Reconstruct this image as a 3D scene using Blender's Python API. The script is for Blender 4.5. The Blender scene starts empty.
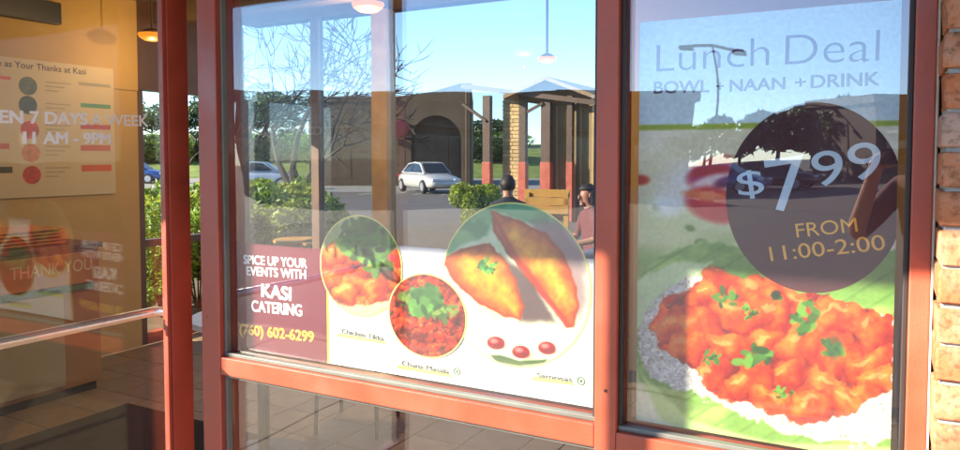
import bpy, bmesh, math, random
import numpy as np
from mathutils import Vector, Matrix
random.seed(7); np.random.seed(7)
scene = bpy.context.scene
C_ = scene.collection

# ------------------------------------------------------------------ camera
D, H, F = 1.6, 1.55, 747.0            # metres from the shopfront, eye height, focal length in photo pixels (960 wide)
YAW, PIT, SH = math.radians(28.6), math.radians(-2.64), -33.0
cam_d = bpy.data.cameras.new('camera'); cam = bpy.data.objects.new('camera', cam_d); C_.objects.link(cam)
cam_d.sensor_width = 36; cam_d.sensor_fit = 'HORIZONTAL'; cam_d.lens = F / 960 * 36
cam_d.shift_y = SH / 960.0
cam_d.clip_start = 0.02; cam_d.clip_end = 2000
cam.location = (0, -D, H)
cam.rotation_euler = (math.pi / 2 + PIT, 0, YAW)
scene.camera = cam

# ------------------------------------------------------------------ sky, sun, exposure
SUN_AZ, SUN_EL = math.radians(231.5), math.radians(22)      # clockwise from +Y: behind and left of the photographer
sun_dir = Vector((math.sin(SUN_AZ) * math.cos(SUN_EL), math.cos(SUN_AZ) * math.cos(SUN_EL), math.sin(SUN_EL)))
w = bpy.data.worlds.new('World'); scene.world = w; w.use_nodes = True
nt = w.node_tree
sky = nt.nodes.new('ShaderNodeTexSky'); sky.sky_type = 'NISHITA'; sky.sun_disc = False
sky.sun_elevation = SUN_EL; sky.sun_rotation = SUN_AZ
sky.air_density = 0.75; sky.dust_density = 0.0; sky.ozone_density = 3.5
nt.links.new(sky.outputs[0], nt.nodes['Background'].inputs[0])
nt.nodes['Background'].inputs[1].default_value = 0.14
sl = bpy.data.lights.new('sun', 'SUN'); sl.energy = 5.0; sl.angle = math.radians(0.5); sl.color = (1.0, 0.90, 0.76)
so = bpy.data.objects.new('sun', sl); C_.objects.link(so)
so.rotation_euler = (-sun_dir).to_track_quat('-Z', 'Y').to_euler(); so.location = (-8, -8, 12)
scene.view_settings.view_transform = 'Standard'; scene.view_settings.look = 'None'
scene.view_settings.exposure = 2.02; scene.view_settings.gamma = 1.0
try: scene.view_settings.use_curve_mapping = False
except Exception: pass
scene.render.engine = 'CYCLES'
scene.cycles.max_bounces = 10; scene.cycles.transparent_max_bounces = 24
scene.cycles.glossy_bounces = 5; scene.cycles.diffuse_bounces = 4
scene.cycles.caustics_reflective = False; scene.cycles.caustics_refractive = False

# ------------------------------------------------------------------ photo pixel -> place
fw = np.array([-math.sin(YAW) * math.cos(PIT), math.cos(YAW) * math.cos(PIT), math.sin(PIT)])
rt = np.array([math.cos(YAW), math.sin(YAW), 0]); upv = np.cross(rt, fw)
CP = np.array([0, -D, H])
def ray(px, py): return fw + rt * (px - 480) / F + upv * (-(py - 225 - SH)) / F
def onY(px, py, Y=0.0): d = ray(px, py); return Vector(CP + d * ((Y - CP[1]) / d[1]))
def onX(px, py, X): d = ray(px, py); return Vector(CP + d * ((X - CP[0]) / d[0]))
def onZ(px, py, Z=0.0): d = ray(px, py); return Vector(CP + d * ((Z - CP[2]) / d[2]))
def at(px, py, dep): return Vector(CP + ray(px, py) * dep)
def gnd(px, dep, z=0.0): p = at(px, 158, dep); return Vector((p.x, p.y, z))
def refl(px, dep, z=0.0): p = at(px, 158, dep); return Vector((p.x, 0.096 - p.y, z))   # what stands behind the photographer
def proj_xz(X, Z, Y):                                       # plane y=Y -> design coordinates for the printed sheets
    v0, v1, v2 = X - CP[0], Y - CP[1], Z - CP[2]
    z = v0 * fw[0] + v1 * fw[1] + v2 * fw[2]
    return 480 + F * (v0 * rt[0] + v1 * rt[1]) / z, 225 + SH - F * (v0 * upv[0] + v1 * upv[1] + v2 * upv[2]) / z
RZ = YAW

# ------------------------------------------------------------------ helpers
def srgb(r, g, b):
    f = lambda c: (c / 12.92 if c <= 0.04045 else ((c + 0.055) / 1.055) ** 2.4)
    return (f(r / 255), f(g / 255), f(b / 255))
def link(nt, a, b): nt.links.new(a, b)
MATS = {}
def pm(name, col, rough=0.6, metal=0.0, var=0.12, scale=8.0, bump=0.0, bscale=60.0, spec=0.5, coat=0.0, obj_rand=0.0, isl=0.0, dirt=0.0, trans=0.0, wear=0.0):
    if name in MATS: return MATS[name]
    m = bpy.data.materials.new(name); m.use_nodes = True; n = m.node_tree; N = n.nodes
    b = N['Principled BSDF']
    b.inputs['Roughness'].default_value = rough; b.inputs['Metallic'].default_value = metal
    b.inputs['Specular IOR Level'].default_value = spec; b.inputs['Coat Weight'].default_value = coat
    tc = N.new('ShaderNodeTexCoord'); nz = N.new('ShaderNodeTexNoise'); nz.inputs['Scale'].default_value = scale; nz.inputs['Detail'].default_value = 5
    link(n, tc.outputs['Object'], nz.inputs['Vector'])
    mr = N.new('ShaderNodeMapRange'); mr.inputs[1].default_value = 0.25; mr.inputs[2].default_value = 0.75
    mr.inputs[3].default_value = 1 - var; mr.inputs[4].default_value = 1 + var
    link(n, nz.outputs[0], mr.inputs[0])
    val = mr.outputs[0]
    for amt, kind in ((obj_rand, 'o'), (isl, 'i')):
        if amt:
            if kind == 'o': r = N.new('ShaderNodeObjectInfo').outputs['Random']
            else: r = N.new('ShaderNodeNewGeometry').outputs['Random Per Island']
            q = N.new('ShaderNodeMapRange'); q.inputs[3].default_value = 1 - amt; q.inputs[4].default_value = 1 + amt
            link(n, r, q.inputs[0]); mu = N.new('ShaderNodeMath'); mu.operation = 'MULTIPLY'
            link(n, val, mu.inputs[0]); link(n, q.outputs[0], mu.inputs[1]); val = mu.outputs[0]
    mx = N.new('ShaderNodeMix'); mx.data_type = 'RGBA'; mx.blend_type = 'MULTIPLY'; mx.inputs[0].default_value = 1
    mx.inputs[6].default_value = (*col, 1)
    cb = N.new('ShaderNodeCombineColor'); [link(n, val, cb.inputs[i]) for i in range(3)]
    link(n, cb.outputs[0], mx.inputs[7])
    out = mx.outputs[2]
    if dirt:
        n2 = N.new('ShaderNodeTexNoise'); n2.inputs['Scale'].default_value = scale * 0.35; n2.inputs['Detail'].default_value = 8
        n2.inputs['Roughness'].default_value = 0.7
        link(n, tc.outputs['Object'], n2.inputs['Vector'])
        r2 = N.new('ShaderNodeMapRange'); r2.inputs[1].default_value = 0.52; r2.inputs[2].default_value = 0.72; r2.inputs[4].default_value = dirt
        link(n, n2.outputs[0], r2.inputs[0])
        m2 = N.new('ShaderNodeMix'); m2.data_type = 'RGBA'; link(n, r2.outputs[0], m2.inputs[0]); link(n, out, m2.inputs[6])
        m2.inputs[7].default_value = (col[0] * 0.45 + 0.04, col[1] * 0.45 + 0.035, col[2] * 0.45 + 0.03, 1); out = m2.outputs[2]
    if wear:                                                # small chips and scratches down to primer, uneven sheen
        nw = N.new('ShaderNodeTexNoise'); nw.inputs['Scale'].default_value = 55; nw.inputs['Detail'].default_value = 10; nw.inputs['Roughness'].default_value = 0.75
        mpw = N.new('ShaderNodeMapping'); mpw.inputs['Scale'].default_value = (1, 1, 0.35); link(n, tc.outputs['Object'], mpw.inputs[0]); link(n, mpw.outputs[0], nw.inputs['Vector'])
        rw = N.new('ShaderNodeMapRange'); rw.inputs[1].default_value = 0.64; rw.inputs[2].default_value = 0.70; rw.inputs[4].default_value = wear; link(n, nw.outputs[0], rw.inputs[0])
        mw = N.new('ShaderNodeMix'); mw.data_type = 'RGBA'; link(n, rw.outputs[0], mw.inputs[0]); link(n, out, mw.inputs[6]); mw.inputs[7].default_value = (0.30, 0.20, 0.16, 1); out = mw.outputs[2]
        rr_ = N.new('ShaderNodeMapRange'); rr_.inputs[1].default_value = 0.3; rr_.inputs[2].default_value = 0.7; rr_.inputs[3].default_value = rough - 0.10; rr_.inputs[4].default_value = rough + 0.22
        link(n, nz.outputs[0], rr_.inputs[0]); link(n, rr_.outputs[0], b.inputs['Roughness'])
    link(n, out, b.inputs['Base Color'])
    if bump:
        n3 = N.new('ShaderNodeTexNoise'); n3.inputs['Scale'].default_value = bscale; n3.inputs['Detail'].default_value = 6
        link(n, tc.outputs['Object'], n3.inputs['Vector'])
        bp = N.new('ShaderNodeBump'); bp.inputs['Strength'].default_value = bump; bp.inputs['Distance'].default_value = 0.01
        link(n, n3.outputs[0], bp.inputs['Height']); link(n, bp.outputs[0], b.inputs['Normal'])
    if trans:
        o = N['Material Output']; tr = N.new('ShaderNodeBsdfTranslucent'); link(n, out, tr.inputs[0])
        ms = N.new('ShaderNodeMixShader'); ms.inputs[0].default_value = trans
        link(n, b.outputs[0], ms.inputs[1]); link(n, tr.outputs[0], ms.inputs[2]); link(n, ms.outputs[0], o.inputs[0])
    MATS[name] = m; return m
def emis(name, col, s):
    m = bpy.data.materials.new(name); m.use_nodes = True; b = m.node_tree.nodes['Principled BSDF']
    b.inputs['Base Color'].default_value = (*col, 1); b.inputs['Emission Color'].default_value = (*col, 1); b.inputs['Emission Strength'].default_value = s
    return m
def glass_mat(name, ior, tint=(1, 1, 1), dust=0.0):                   # coated shop glass: clear, with a Fresnel mirror on each face
    m = bpy.data.materials.new(name); m.use_nodes = True; n = m.node_tree; N = n.nodes
    for x in list(N):
        if x.type == 'BSDF_PRINCIPLED': N.remove(x)
    fr = N.new('ShaderNodeFresnel'); fr.inputs[0].default_value = ior
    geo = N.new('ShaderNodeNewGeometry')
    # the same Fresnel on entering and leaving
    mi = N.new('ShaderNodeMix'); mi.data_type = 'FLOAT'; mi.inputs[2].default_value = ior; mi.inputs[3].default_value = 1 / ior * 1.0
    link(n, geo.outputs['Backfacing'], mi.inputs[0])
    iv = N.new('ShaderNodeMix'); iv.data_type = 'FLOAT'; iv.inputs[2].default_value = ior; iv.inputs[3].default_value = ior
    link(n, iv.outputs[0], fr.inputs[0])
    lw = N.new('ShaderNodeLayerWeight'); lw.inputs[0].default_value = 0.5
    t = N.new('ShaderNodeBsdfTransparent'); t.inputs[0].default_value = (*tint, 1)
    g = N.new('ShaderNodeBsdfGlossy'); g.inputs['Roughness'].default_value = 0.0
    g.inputs['Color'].default_value = (0.95, 0.97, 1, 1)
    # Schlick from facing
    r0 = ((ior - 1) / (ior + 1)) ** 2
    pw = N.new('ShaderNodeMath'); pw.operation = 'POWER'; pw.inputs[1].default_value = 5
    link(n, lw.outputs['Facing'], pw.inputs[0])
    ma = N.new('ShaderNodeMath'); ma.operation = 'MULTIPLY_ADD'; ma.inputs[1].default_value = 1 - r0; ma.inputs[2].default_value = r0
    link(n, pw.outputs[0], ma.inputs[0])
    ms = N.new('ShaderNodeMixShader'); link(n, ma.outputs[0], ms.inputs[0]); link(n, t.outputs[0], ms.inputs[1]); link(n, g.outputs[0], ms.inputs[2])
    sh = ms.outputs[0]
    if dust:                                                # smears and dust on the pane, and slight waviness
        tc = N.new('ShaderNodeTexCoord'); nz = N.new('ShaderNodeTexNoise'); nz.inputs['Scale'].default_value = 3.0; nz.inputs['Detail'].default_value = 9; nz.inputs['Roughness'].default_value = 0.68
        mp = N.new('ShaderNodeMapping'); mp.inputs['Scale'].default_value = (1.6, 1.6, 0.7); mp.inputs['Rotation'].default_value = (0, 0.5, 0)
        link(n, tc.outputs['Object'], mp.inputs[0]); link(n, mp.outputs[0], nz.inputs['Vector'])
        mr = N.new('ShaderNodeMapRange'); mr.inputs[1].default_value = 0.42; mr.inputs[2].default_value = 0.75; mr.inputs[3].default_value = dust * 0.12; mr.inputs[4].default_value = dust
        link(n, nz.outputs[0], mr.inputs[0])
        df = N.new('ShaderNodeBsdfDiffuse'); df.inputs[0].default_value = (0.6, 0.58, 0.54, 1)
        m2 = N.new('ShaderNodeMixShader'); link(n, mr.outputs[0], m2.inputs[0]); link(n, sh, m2.inputs[1]); link(n, df.outputs[0], m2.inputs[2]); sh = m2.outputs[0]
        n2 = N.new('ShaderNodeTexNoise'); n2.inputs['Scale'].default_value = 2.2; n2.inputs['Detail'].default_value = 1; link(n, tc.outputs['Object'], n2.inputs['Vector'])
        bp = N.new('ShaderNodeBump'); bp.inputs['Strength'].default_value = 0.045; bp.inputs['Distance'].default_value = 0.06; link(n, n2.outputs[0], bp.inputs['Height']); link(n, bp.outputs[0], g.inputs['Normal'])
    link(n, sh, N['Material Output'].inputs[0])
    for x in (fr, geo, mi, iv): N.remove(x)
    return m
def print_mat(name, rough=0.5):                             # ink on vinyl: the printed colours are stored on the sheet
    m = bpy.data.materials.new(name); m.use_nodes = True; n = m.node_tree
    a = n.nodes.new('ShaderNodeVertexColor'); a.layer_name = 'ink'
    b = n.nodes['Principled BSDF']; link(n, a.outputs[0], b.inputs['Base Color']); b.inputs['Roughness'].default_value = rough
    return m

def tag(o, label=None, cat=None, group=None, kind=None):
    for k, v in (('label', label), ('category', cat), ('group', group), ('kind', kind)):
        if v: o[k] = v
    return o
def empty(name, loc=(0, 0, 0), rz=0.0):
    o = bpy.data.objects.new(name, None); C_.objects.link(o); o.location = loc; o.rotation_euler = (0, 0, rz); o.empty_display_size = 0.1
    return o
def wmat(o):
    M = Matrix.Translation(o.location) @ o.rotation_euler.to_matrix().to_4x4()
    return wmat(o.parent) @ o.matrix_parent_inverse @ M if o.parent else M
def obj(name, me, mat=None, parent=None, loc=None, rz=None, world=True):
    """world=True: mesh coordinates are world coordinates even when parented"""
    if isinstance(me, bmesh.types.BMesh):
        bm = me; me = bpy.data.meshes.new(name); bm.to_mesh(me); bm.free()
    o = bpy.data.objects.new(name, me); C_.objects.link(o)
    if mat and not me.materials: me.materials.append(mat)
    if loc is not None: o.location = loc
    if rz is not None: o.rotation_euler = (0, 0, rz)
    if parent:
        o.parent = parent
        if world:
            o.matrix_parent_inverse = wmat(parent).inverted()
    return o
def copy_tree(o, parent=None):
    c = o.copy(); C_.objects.link(c)
    if parent: c.parent = parent; c.matrix_parent_inverse = o.matrix_parent_inverse.copy()
    for ch in list(o.children): copy_tree(ch, c)
    return c
def box(bm, x0, x1, y0, y1, z0, z1, M=None):
    vs = [Vector((x, y, z)) for x in (x0, x1) for y in (y0, y1) for z in (z0, z1)]
    if M is not None: vs = [M @ v for v in vs]
    v = [bm.verts.new(p) for p in vs]
    for f in ((0, 1, 3, 2), (4, 6, 7, 5), (0, 4, 5, 1), (2, 3, 7, 6), (0, 2, 6, 4), (1, 5, 7, 3)): bm.faces.new([v[i] for i in f])
    return bm
def bevel(bm, w=0.003, seg=2):
    bmesh.ops.recalc_face_normals(bm, faces=bm.faces)
    bmesh.ops.bevel(bm, geom=list(bm.edges), offset=w, segments=seg, profile=0.6, affect='EDGES', clamp_overlap=True)
    return bm
def bxo(name, x0, x1, y0, y1, z0, z1, mat, parent=None, bev=0.0, M=None, world=True):
    bm = bmesh.new(); box(bm, min(x0, x1), max(x0, x1), min(y0, y1), max(y0, y1), min(z0, z1), max(z0, z1), M); bmesh.ops.recalc_face_normals(bm, faces=bm.faces)
    if bev: bevel(bm, bev)
    return obj(name, bm, mat, parent, world=world)
def tube(bm, pts, rad, seg=10, cap=True):
    pts = [Vector(p) for p in pts]; n = len(pts)
    if not hasattr(rad, '__len__'): rad = [rad] * n
    rings = []
    a = None
    for i in range(n):
        t = (pts[min(i + 1, n - 1)] - pts[max(i - 1, 0)]).normalized()
        if a is None: a = t.orthogonal().normalized()
        a = (a - t * a.dot(t)); a = a.normalized() if a.length > 1e-6 else t.orthogonal().normalized()
        b = t.cross(a)
        rings.append([bm.verts.new(pts[i] + (a * math.cos(k * 2 * math.pi / seg) + b * math.sin(k * 2 * math.pi / seg)) * rad[i]) for k in range(seg)])
    for i in range(n - 1):
        for k in range(seg): bm.faces.new((rings[i][k], rings[i][(k + 1) % seg], rings[i + 1][(k + 1) % seg], rings[i + 1][k]))
    if cap: bm.faces.new(rings[0][::-1]); bm.faces.new(rings[-1])
    return bm
def lathe(bm, prof, seg=24, M=None):
    rings = []
    for r, z in prof:
        rings.append([bm.verts.new((M or Matrix()) @ Vector((r * math.cos(2 * math.pi * k / seg), r * math.sin(2 * math.pi * k / seg), z))) for k in range(seg)])
    for i in range(len(rings) - 1):
        for k in range(seg): bm.faces.new((rings[i][k], rings[i][(k + 1) % seg], rings[i + 1][(k + 1) % seg], rings[i + 1][k]))
    bm.faces.new(rings[0][::-1]); bm.faces.new(rings[-1])
    bmesh.ops.recalc_face_normals(bm, faces=bm.faces)
    return bm
def smooth(o):
    for p in o.data.polygons: p.use_smooth = True
    return o

# ------------------------------------------------------------------ lettering
_txt = {}
def text_mesh(s, bold=0.0, fillet=0):
    cu = bpy.data.curves.new('t', 'FONT'); cu.body = s; cu.size = 1; cu.offset = bold; cu.resolution_u = 6
    o = bpy.data.objects.new('t', cu); C_.objects.link(o)
    dg = bpy.context.evaluated_depsgraph_get(); dg.update()
    me = bpy.data.meshes.new_from_object(o.evaluated_get(dg))
    bpy.data.objects.remove(o); bpy.data.curves.remove(cu)
    return me
_m = text_mesh('H'); CAP = max(v.co.y for v in _m.vertices); bpy.data.meshes.remove(_m)
def lettering(s, A, B, cap, up, nrm, mat, parent, bold=0.0, name='lettering', thick=0.0004, fat=0.0):
    """string on a surface: baseline from A to B (world), capital height cap, along up, raised along nrm"""
    me = text_mesh(s, bold)
    n = len(me.vertices); co = np.empty(n * 3); me.vertices.foreach_get('co', co); co = co.reshape(-1, 3)
    x0, x1 = co[:, 0].min(), co[:, 0].max()
    A, B, up, nrm = (np.array(q) for q in (A, B, up, nrm))
    u = (co[:, 0:1] - x0) / (x1 - x0)
    p = A + u * (B - A) + co[:, 1:2] / CAP * cap * up + nrm * thick
    if fat:
        d = (B - A) / np.linalg.norm(B - A); fs = [tuple(q.vertices) for q in me.polygons]; V, Fs = [], []
        for i, (su, sv) in enumerate(((0, 0), (1, 0.5), (-1, -0.5), (0.6, -0.6), (-0.6, 0.6))):
            V.append(p + d * fat * su + up * fat * sv + nrm * 0.00008 * i); Fs += [tuple(v + i * n for v in f) for f in fs]
        bpy.data.meshes.remove(me); me = bpy.data.meshes.new(name); me.from_pydata(np.concatenate(V).tolist(), [], Fs)
    else: me.vertices.foreach_set('co', p.ravel())
    me.update()
    # face the reader
    if me.polygons and Vector(me.polygons[0].normal).dot(Vector(nrm)) < 0: me.flip_normals()
    return obj(name, me, mat, parent)

# ------------------------------------------------------------------ the printed pictures (numpy painter in design coordinates)
def lat(ix, iy, seed):
    h = np.sin(ix * 127.1 + iy * 311.7 + seed * 74.7) * 43758.5453
    return h - np.floor(h)
def vnoise(x, y, seed=0):
    ix, iy = np.floor(x), np.floor(y); fx, fy = x - ix, y - iy
    fx = fx * fx * (3 - 2 * fx); fy = fy * fy * (3 - 2 * fy)
    return (lat(ix, iy, seed) * (1 - fx) + lat(ix + 1, iy, seed) * fx) * (1 - fy) + (lat(ix, iy + 1, seed) * (1 - fx) + lat(ix + 1, iy + 1, seed) * fx) * fy
def fbm(x, y, s, seed=0, o=4):
    r = 0; a = 0.5; f = 1 / s
    for k in range(o): r = r + a * vnoise(x * f, y * f, seed + k); a *= 0.5; f *= 2.03
    return r / (1 - 0.5 ** o)
def vor(x, y, s, seed=0, ax=1.0):
    gx, gy = x / s, y / (s * ax); ix, iy = np.floor(gx), np.floor(gy)
    d1 = np.full(x.shape, 9.0); d2 = d1.copy(); cid = np.zeros(x.shape); ox = np.zeros(x.shape); oy = np.zeros(x.shape)
    for i in (-1, 0, 1):
        for j in (-1, 0, 1):
            cx, cy = ix + i, iy + j
            qx = cx + lat(cx, cy, seed) ; qy = cy + lat(cx, cy, seed + 9)
            dx, dy = gx - qx, gy - qy; d = np.hypot(dx, dy); idv = lat(cx, cy, seed + 17)
            nb = d < d1
            d2 = np.where(nb, d1, np.minimum(d2, d)); cid = np.where(nb, idv, cid); ox = np.where(nb, dx, ox); oy = np.where(nb, dy, oy); d1 = np.where(nb, d, d1)
    return d1, d2, cid, ox, oy
def sm(a, b, x): t = np.clip((x - a) / (b - a), 0, 1); return t * t * (3 - 2 * t)
class Ink:
    def __init__(s, x, y, base): s.x, s.y = x, y; s.c = np.ones((x.size, 3)) * np.array(base) / 255.0
    def mix(s, col, a):
        col = np.asarray(col, float); col = col / 255.0
        a = np.clip(a, 0, 1)[:, None]; s.c = s.c * (1 - a) + col * a
    def mul(s, f): s.c = s.c * np.asarray(f)[:, None]
    def ell(s, cx, cy, rx, ry, ang=0, soft=0.06):
        c_, s_ = math.cos(math.radians(ang)), math.sin(math.radians(ang)); dx, dy = s.x - cx, s.y - cy
        r = np.hypot((dx * c_ + dy * s_) / rx, (-dx * s_ + dy * c_) / ry); return 1 - sm(1 - soft, 1 + soft, r)
    def poly(s, pts, soft=1.0, wob=0.0, seed=0):
        x = s.x + (fbm(s.x, s.y, 9, seed) - 0.5) * wob * 2; y = s.y + (fbm(s.x, s.y, 9, seed + 5) - 0.5) * wob * 2
        ins = np.zeros(x.shape, bool); dm = np.full(x.shape, 1e9); n = len(pts)
        for i in range(n):
            (x0, y0), (x1, y1) = pts[i], pts[(i + 1) % n]
            cond = (y0 > y) != (y1 > y)
            with np.errstate(divide='ignore', invalid='ignore'):
                xi = (x1 - x0) * (y - y0) / ((y1 - y0) if y1 != y0 else 1e-9) + x0
            ins ^= cond & (x < xi)
            vx, vy = x1 - x0, y1 - y0; t = np.clip(((x - x0) * vx + (y - y0) * vy) / (vx * vx + vy * vy + 1e-9), 0, 1)
            dm = np.minimum(dm, np.hypot(x - x0 - t * vx, y - y0 - t * vy))
        sd = np.where(ins, dm, -dm); s.sd = sd
        return sm(-soft, soft, sd)
    def herb(s, cx, cy, r, n=16, seed=1, dark=(12, 52, 18), light=(92, 150, 40)):
        rr = random.Random(seed)
        for k in range(n):
            a = rr.uniform(0, 360); q = rr.random() ** 0.6 * r
            px_, py_ = cx + q * math.cos(a), cy + q * math.sin(a) * 0.8
            L = r * rr.uniform(0.28, 0.5); t = rr.random()
            m = s.ell(px_, py_, L, L * rr.uniform(0.35, 0.6), rr.uniform(0, 180), 0.25)
            s.mix([dark[i] * (1 - t) + light[i] * t for i in range(3)], m * 0.92)
    def curry(s, mask, size, c_dark, c_mid, c_lit, seed=3, gap=0.35):
        wx = s.x + (fbm(s.x, s.y, size * 0.8, seed) - 0.5) * size * 1.3; wy = s.y + (fbm(s.x, s.y, size * 0.8, seed + 3) - 0.5) * size * 1.3
        d1, d2, cid, ox, oy = vor(wx, wy, size, seed, 0.8)
        edge = sm(-0.05, 0.38, d2 - d1); n1 = fbm(s.x, s.y, size * 0.55, seed + 30, 5)
        t = 0.42 - 0.42 * oy - 0.28 * ox + (cid - 0.5) * 0.45 + (n1 - 0.5) * 1.5
        t = np.clip(t, 0, 1)[:, None]
        cd, cm, cl = (np.array(q, float)[None] for q in (c_dark, c_mid, c_lit))
        col = np.where(t < 0.5, cd + (cm - cd) * np.minimum(1, t * 2.6), cm + (cl - cm) * (t - 0.5) * 2)
        col = col * (1 - gap * (1 - edge) * sm(0.3, 0.6, fbm(s.x, s.y, size * 0.7, seed + 40)))[:, None]
        col = col * ((0.85 + 0.3 * fbm(s.x, s.y, 4, seed + 8)) * (0.62 + 0.6 * sm(0.3, 0.62, fbm(s.x, s.y, size * 0.9, seed + 77))))[:, None]
        gl = sm(0.68, 0.8, fbm(s.x, s.y, 5, seed + 21)) * 0.35
        col = col * (1 - gl[:, None]) + np.array((255, 215, 150))[None] * gl[:, None]
        s.mix(np.clip(col, 0, 255), mask)
    def chunks(s, spots, rmin, rmax, cd, cm, cl, seed=1):   # pieces of meat in sauce, each shaded as in the printed photo
        rr = random.Random(seed); cd, cm, cl = (np.array(q, float)[None] for q in (cd, cm, cl))
        for cx, cy in sorted(spots, key=lambda q: q[1]):
            rx = rr.uniform(rmin, rmax); ry = rx * rr.uniform(0.62, 0.85); an = math.radians(rr.uniform(-35, 35)); c_, s_ = math.cos(an), math.sin(an); sd = rr.random() * 90
            dx = s.x - cx + (fbm(s.x, s.y, rx * 0.9, sd) - 0.5) * rx * 1.15; dy = s.y - cy + (fbm(s.x, s.y, rx * 0.9, sd + 7) - 0.5) * rx * 1.15
            u, v = (dx * c_ + dy * s_) / rx, (-dx * s_ + dy * c_) / ry
            r = (np.abs(u) ** 3.6 + np.abs(v) ** 3.6) ** (1 / 3.6)
            s.mix(cd * 0.55, (1 - sm(0.95, 1.25, np.hypot((u - 0.06), (v - 0.16)))) * 0.6)     # sauce shadow round the piece
            t = 0.56 - 0.46 * v - 0.22 * u - 0.30 * sm(0.6, 1.0, r) + (fbm(s.x, s.y, 10, sd + 13, 5) - 0.5) * 1.25
            t = np.clip(t, 0, 1)[:, None]
            col = np.where(t < 0.5, cd + (cm - cd) * t * 2, cm + (cl - cm) * (t - 0.5) * 2)
            s.mix(np.clip(col, 0, 255), 1 - sm(0.9, 1.03, r))
            s.mix((255, 214, 150), (1 - sm(0.5, 1.0, np.hypot((u + 0.25) * 2.2, (v + 0.5) * 5))) * 0.35)
    def rice(s, mask, seed=5):
        b = fbm(s.x, s.y, 7, seed); s.mix(np.array((158, 150, 126))[None] * (0.8 + 0.35 * b[:, None]), mask)
        for L in range(9):
            an = math.radians(20 * L + 37 * (L % 3)); cs = 6.2
            u = s.x * math.cos(an) + s.y * math.sin(an); v = -s.x * math.sin(an) + s.y * math.cos(an)
            gx, gy = u / (cs * 1.5) + L * 0.37, v / (cs * 0.75) + L * 0.61; ix, iy = np.floor(gx), np.floor(gy)
            jx, jy = 0.25 + 0.5 * lat(ix, iy, seed + L), 0.3 + 0.4 * lat(ix, iy, seed + L + 50)
            d = np.hypot((gx - ix - jx) * cs * 1.5 / 4.6, (gy - iy - jy) * cs * 0.75 / 1.25)
            g = (1 - sm(0.75, 1.1, d)) * (lat(ix, iy, seed + L + 90) > 0.35)
            tone = 0.74 + 0.26 * lat(ix, iy, seed + L + 120)
            s.mix(np.array((232, 229, 218))[None] * tone[:, None], mask * g)
def lin(c): c = np.clip(c, 0, 1); return np.where(c <= 0.04045, c / 12.92, ((c + 0.055) / 1.055) ** 2.4)
def printed_sheet(name, x0, x1, z0, z1, Y, step, painter, mat, parent, disc=False, cut=None):
    nx, nz = max(2, int((x1 - x0) / step)), max(2, int((z1 - z0) / step))
    if disc:                                                # ellipse-shaped sheet: polar grid
        nr, na = nz // 2, 96
        r = np.linspace(0, 1, nr + 1); a = np.linspace(0, 2 * math.pi, na, endpoint=False)
        na = max(96, int(nr * 4.2)); a = np.linspace(0, 2 * math.pi, na, endpoint=False)
        R_, A_ = np.meshgrid(r[1:], a, indexing='ij')
        X = np.concatenate([[0], (R_ * np.cos(A_)).ravel()]) * (x1 - x0) / 2 + (x0 + x1) / 2
        Z = np.concatenate([[0], (R_ * np.sin(A_)).ravel()]) * (z1 - z0) / 2 + (z0 + z1) / 2
        fs = [(0, 1 + k, 1 + (k + 1) % na) for k in range(na)]
        for i in range(nr - 1):
            b0, b1 = 1 + i * na, 1 + (i + 1) * na
            fs += [(b0 + k, b1 + k, b1 + (k + 1) % na, b0 + (k + 1) % na) for k in range(na)]
    else:
        gx, gz = np.meshgrid(np.linspace(x0, x1, nx + 1), np.linspace(z0, z1, nz + 1))
        X, Z = gx.ravel(), gz.ravel(); W = nx + 1
        i, j = np.meshgrid(np.arange(nz), np.arange(nx), indexing='ij'); q = (i * W + j).ravel()
        fs = np.stack([q, q + 1, q + W + 1, q + W], 1)
        if cut is not None:
            keep = cut(*proj_xz(X, Z, Y)); fs = fs[keep[fs].all(1)]
        fs = fs.tolist()
    px, py = proj_xz(X, Z, Y)
    col = lin(painter(px, py))
    me = bpy.data.meshes.new(name)
    me.from_pydata(np.stack([X, np.full(X.shape, Y), Z], 1).tolist(), [], fs)
    ca = me.color_attributes.new('ink', 'FLOAT_COLOR', 'POINT')
    ca.data.foreach_set('color', np.concatenate([col, np.ones((X.size, 1))], 1).astype(np.float32).ravel())
    me.update()
    if me.polygons[0].normal.y > 0: me.flip_normals()
    return obj(name, me, mat, parent)

# ------------------------------------------------------------------ materials
RED = pm('red_frame_paint', (0.43, 0.092, 0.046), 0.36, wear=0.6, var=0.16, scale=7, bump=0.10, bscale=220, dirt=0.45)
GASK = pm('grey_glazing_bead', (0.20, 0.20, 0.17), 0.45, var=0.15, scale=14, metal=0.3)
RUB = pm('dark_rubber_gasket', (0.03, 0.022, 0.018), 0.55)
DOORRED = pm('door_red_paint', (0.37, 0.062, 0.034), 0.36, wear=0.6, var=0.16, scale=7, bump=0.08, bscale=220, dirt=0.4)
STEEL = pm('brushed_steel', (0.75, 0.74, 0.72), 0.28, metal=0.9, var=0.06, scale=30)
GLASS = glass_mat('shop_glass', 1.85, dust=0.016)
GLASS_IN = glass_mat('tinted_rear_glass', 1.4, (0.72, 0.74, 0.74))
DOORGLASS = glass_mat('door_glass', 1.52, (0.97, 0.97, 0.95), dust=0.03)
GLASS_SIDE = glass_mat('clear_side_glass', 1.3, (0.95, 0.95, 0.93))
BEIGE = pm('beige_wall_paint', (0.50, 0.315, 0.10), 0.7, var=0.06, scale=2.5, bump=0.08, bscale=90)
CEIL = pm('ceiling_paint', (0.11, 0.075, 0.045), 0.8, var=0.08, scale=2)
DARKWOOD = pm('dark_brown_wood', (0.09, 0.045, 0.022), 0.45, var=0.25, scale=6)
TANWOOD = pm('tan_wood', (0.42, 0.26, 0.10), 0.5, var=0.2, scale=7)
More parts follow.
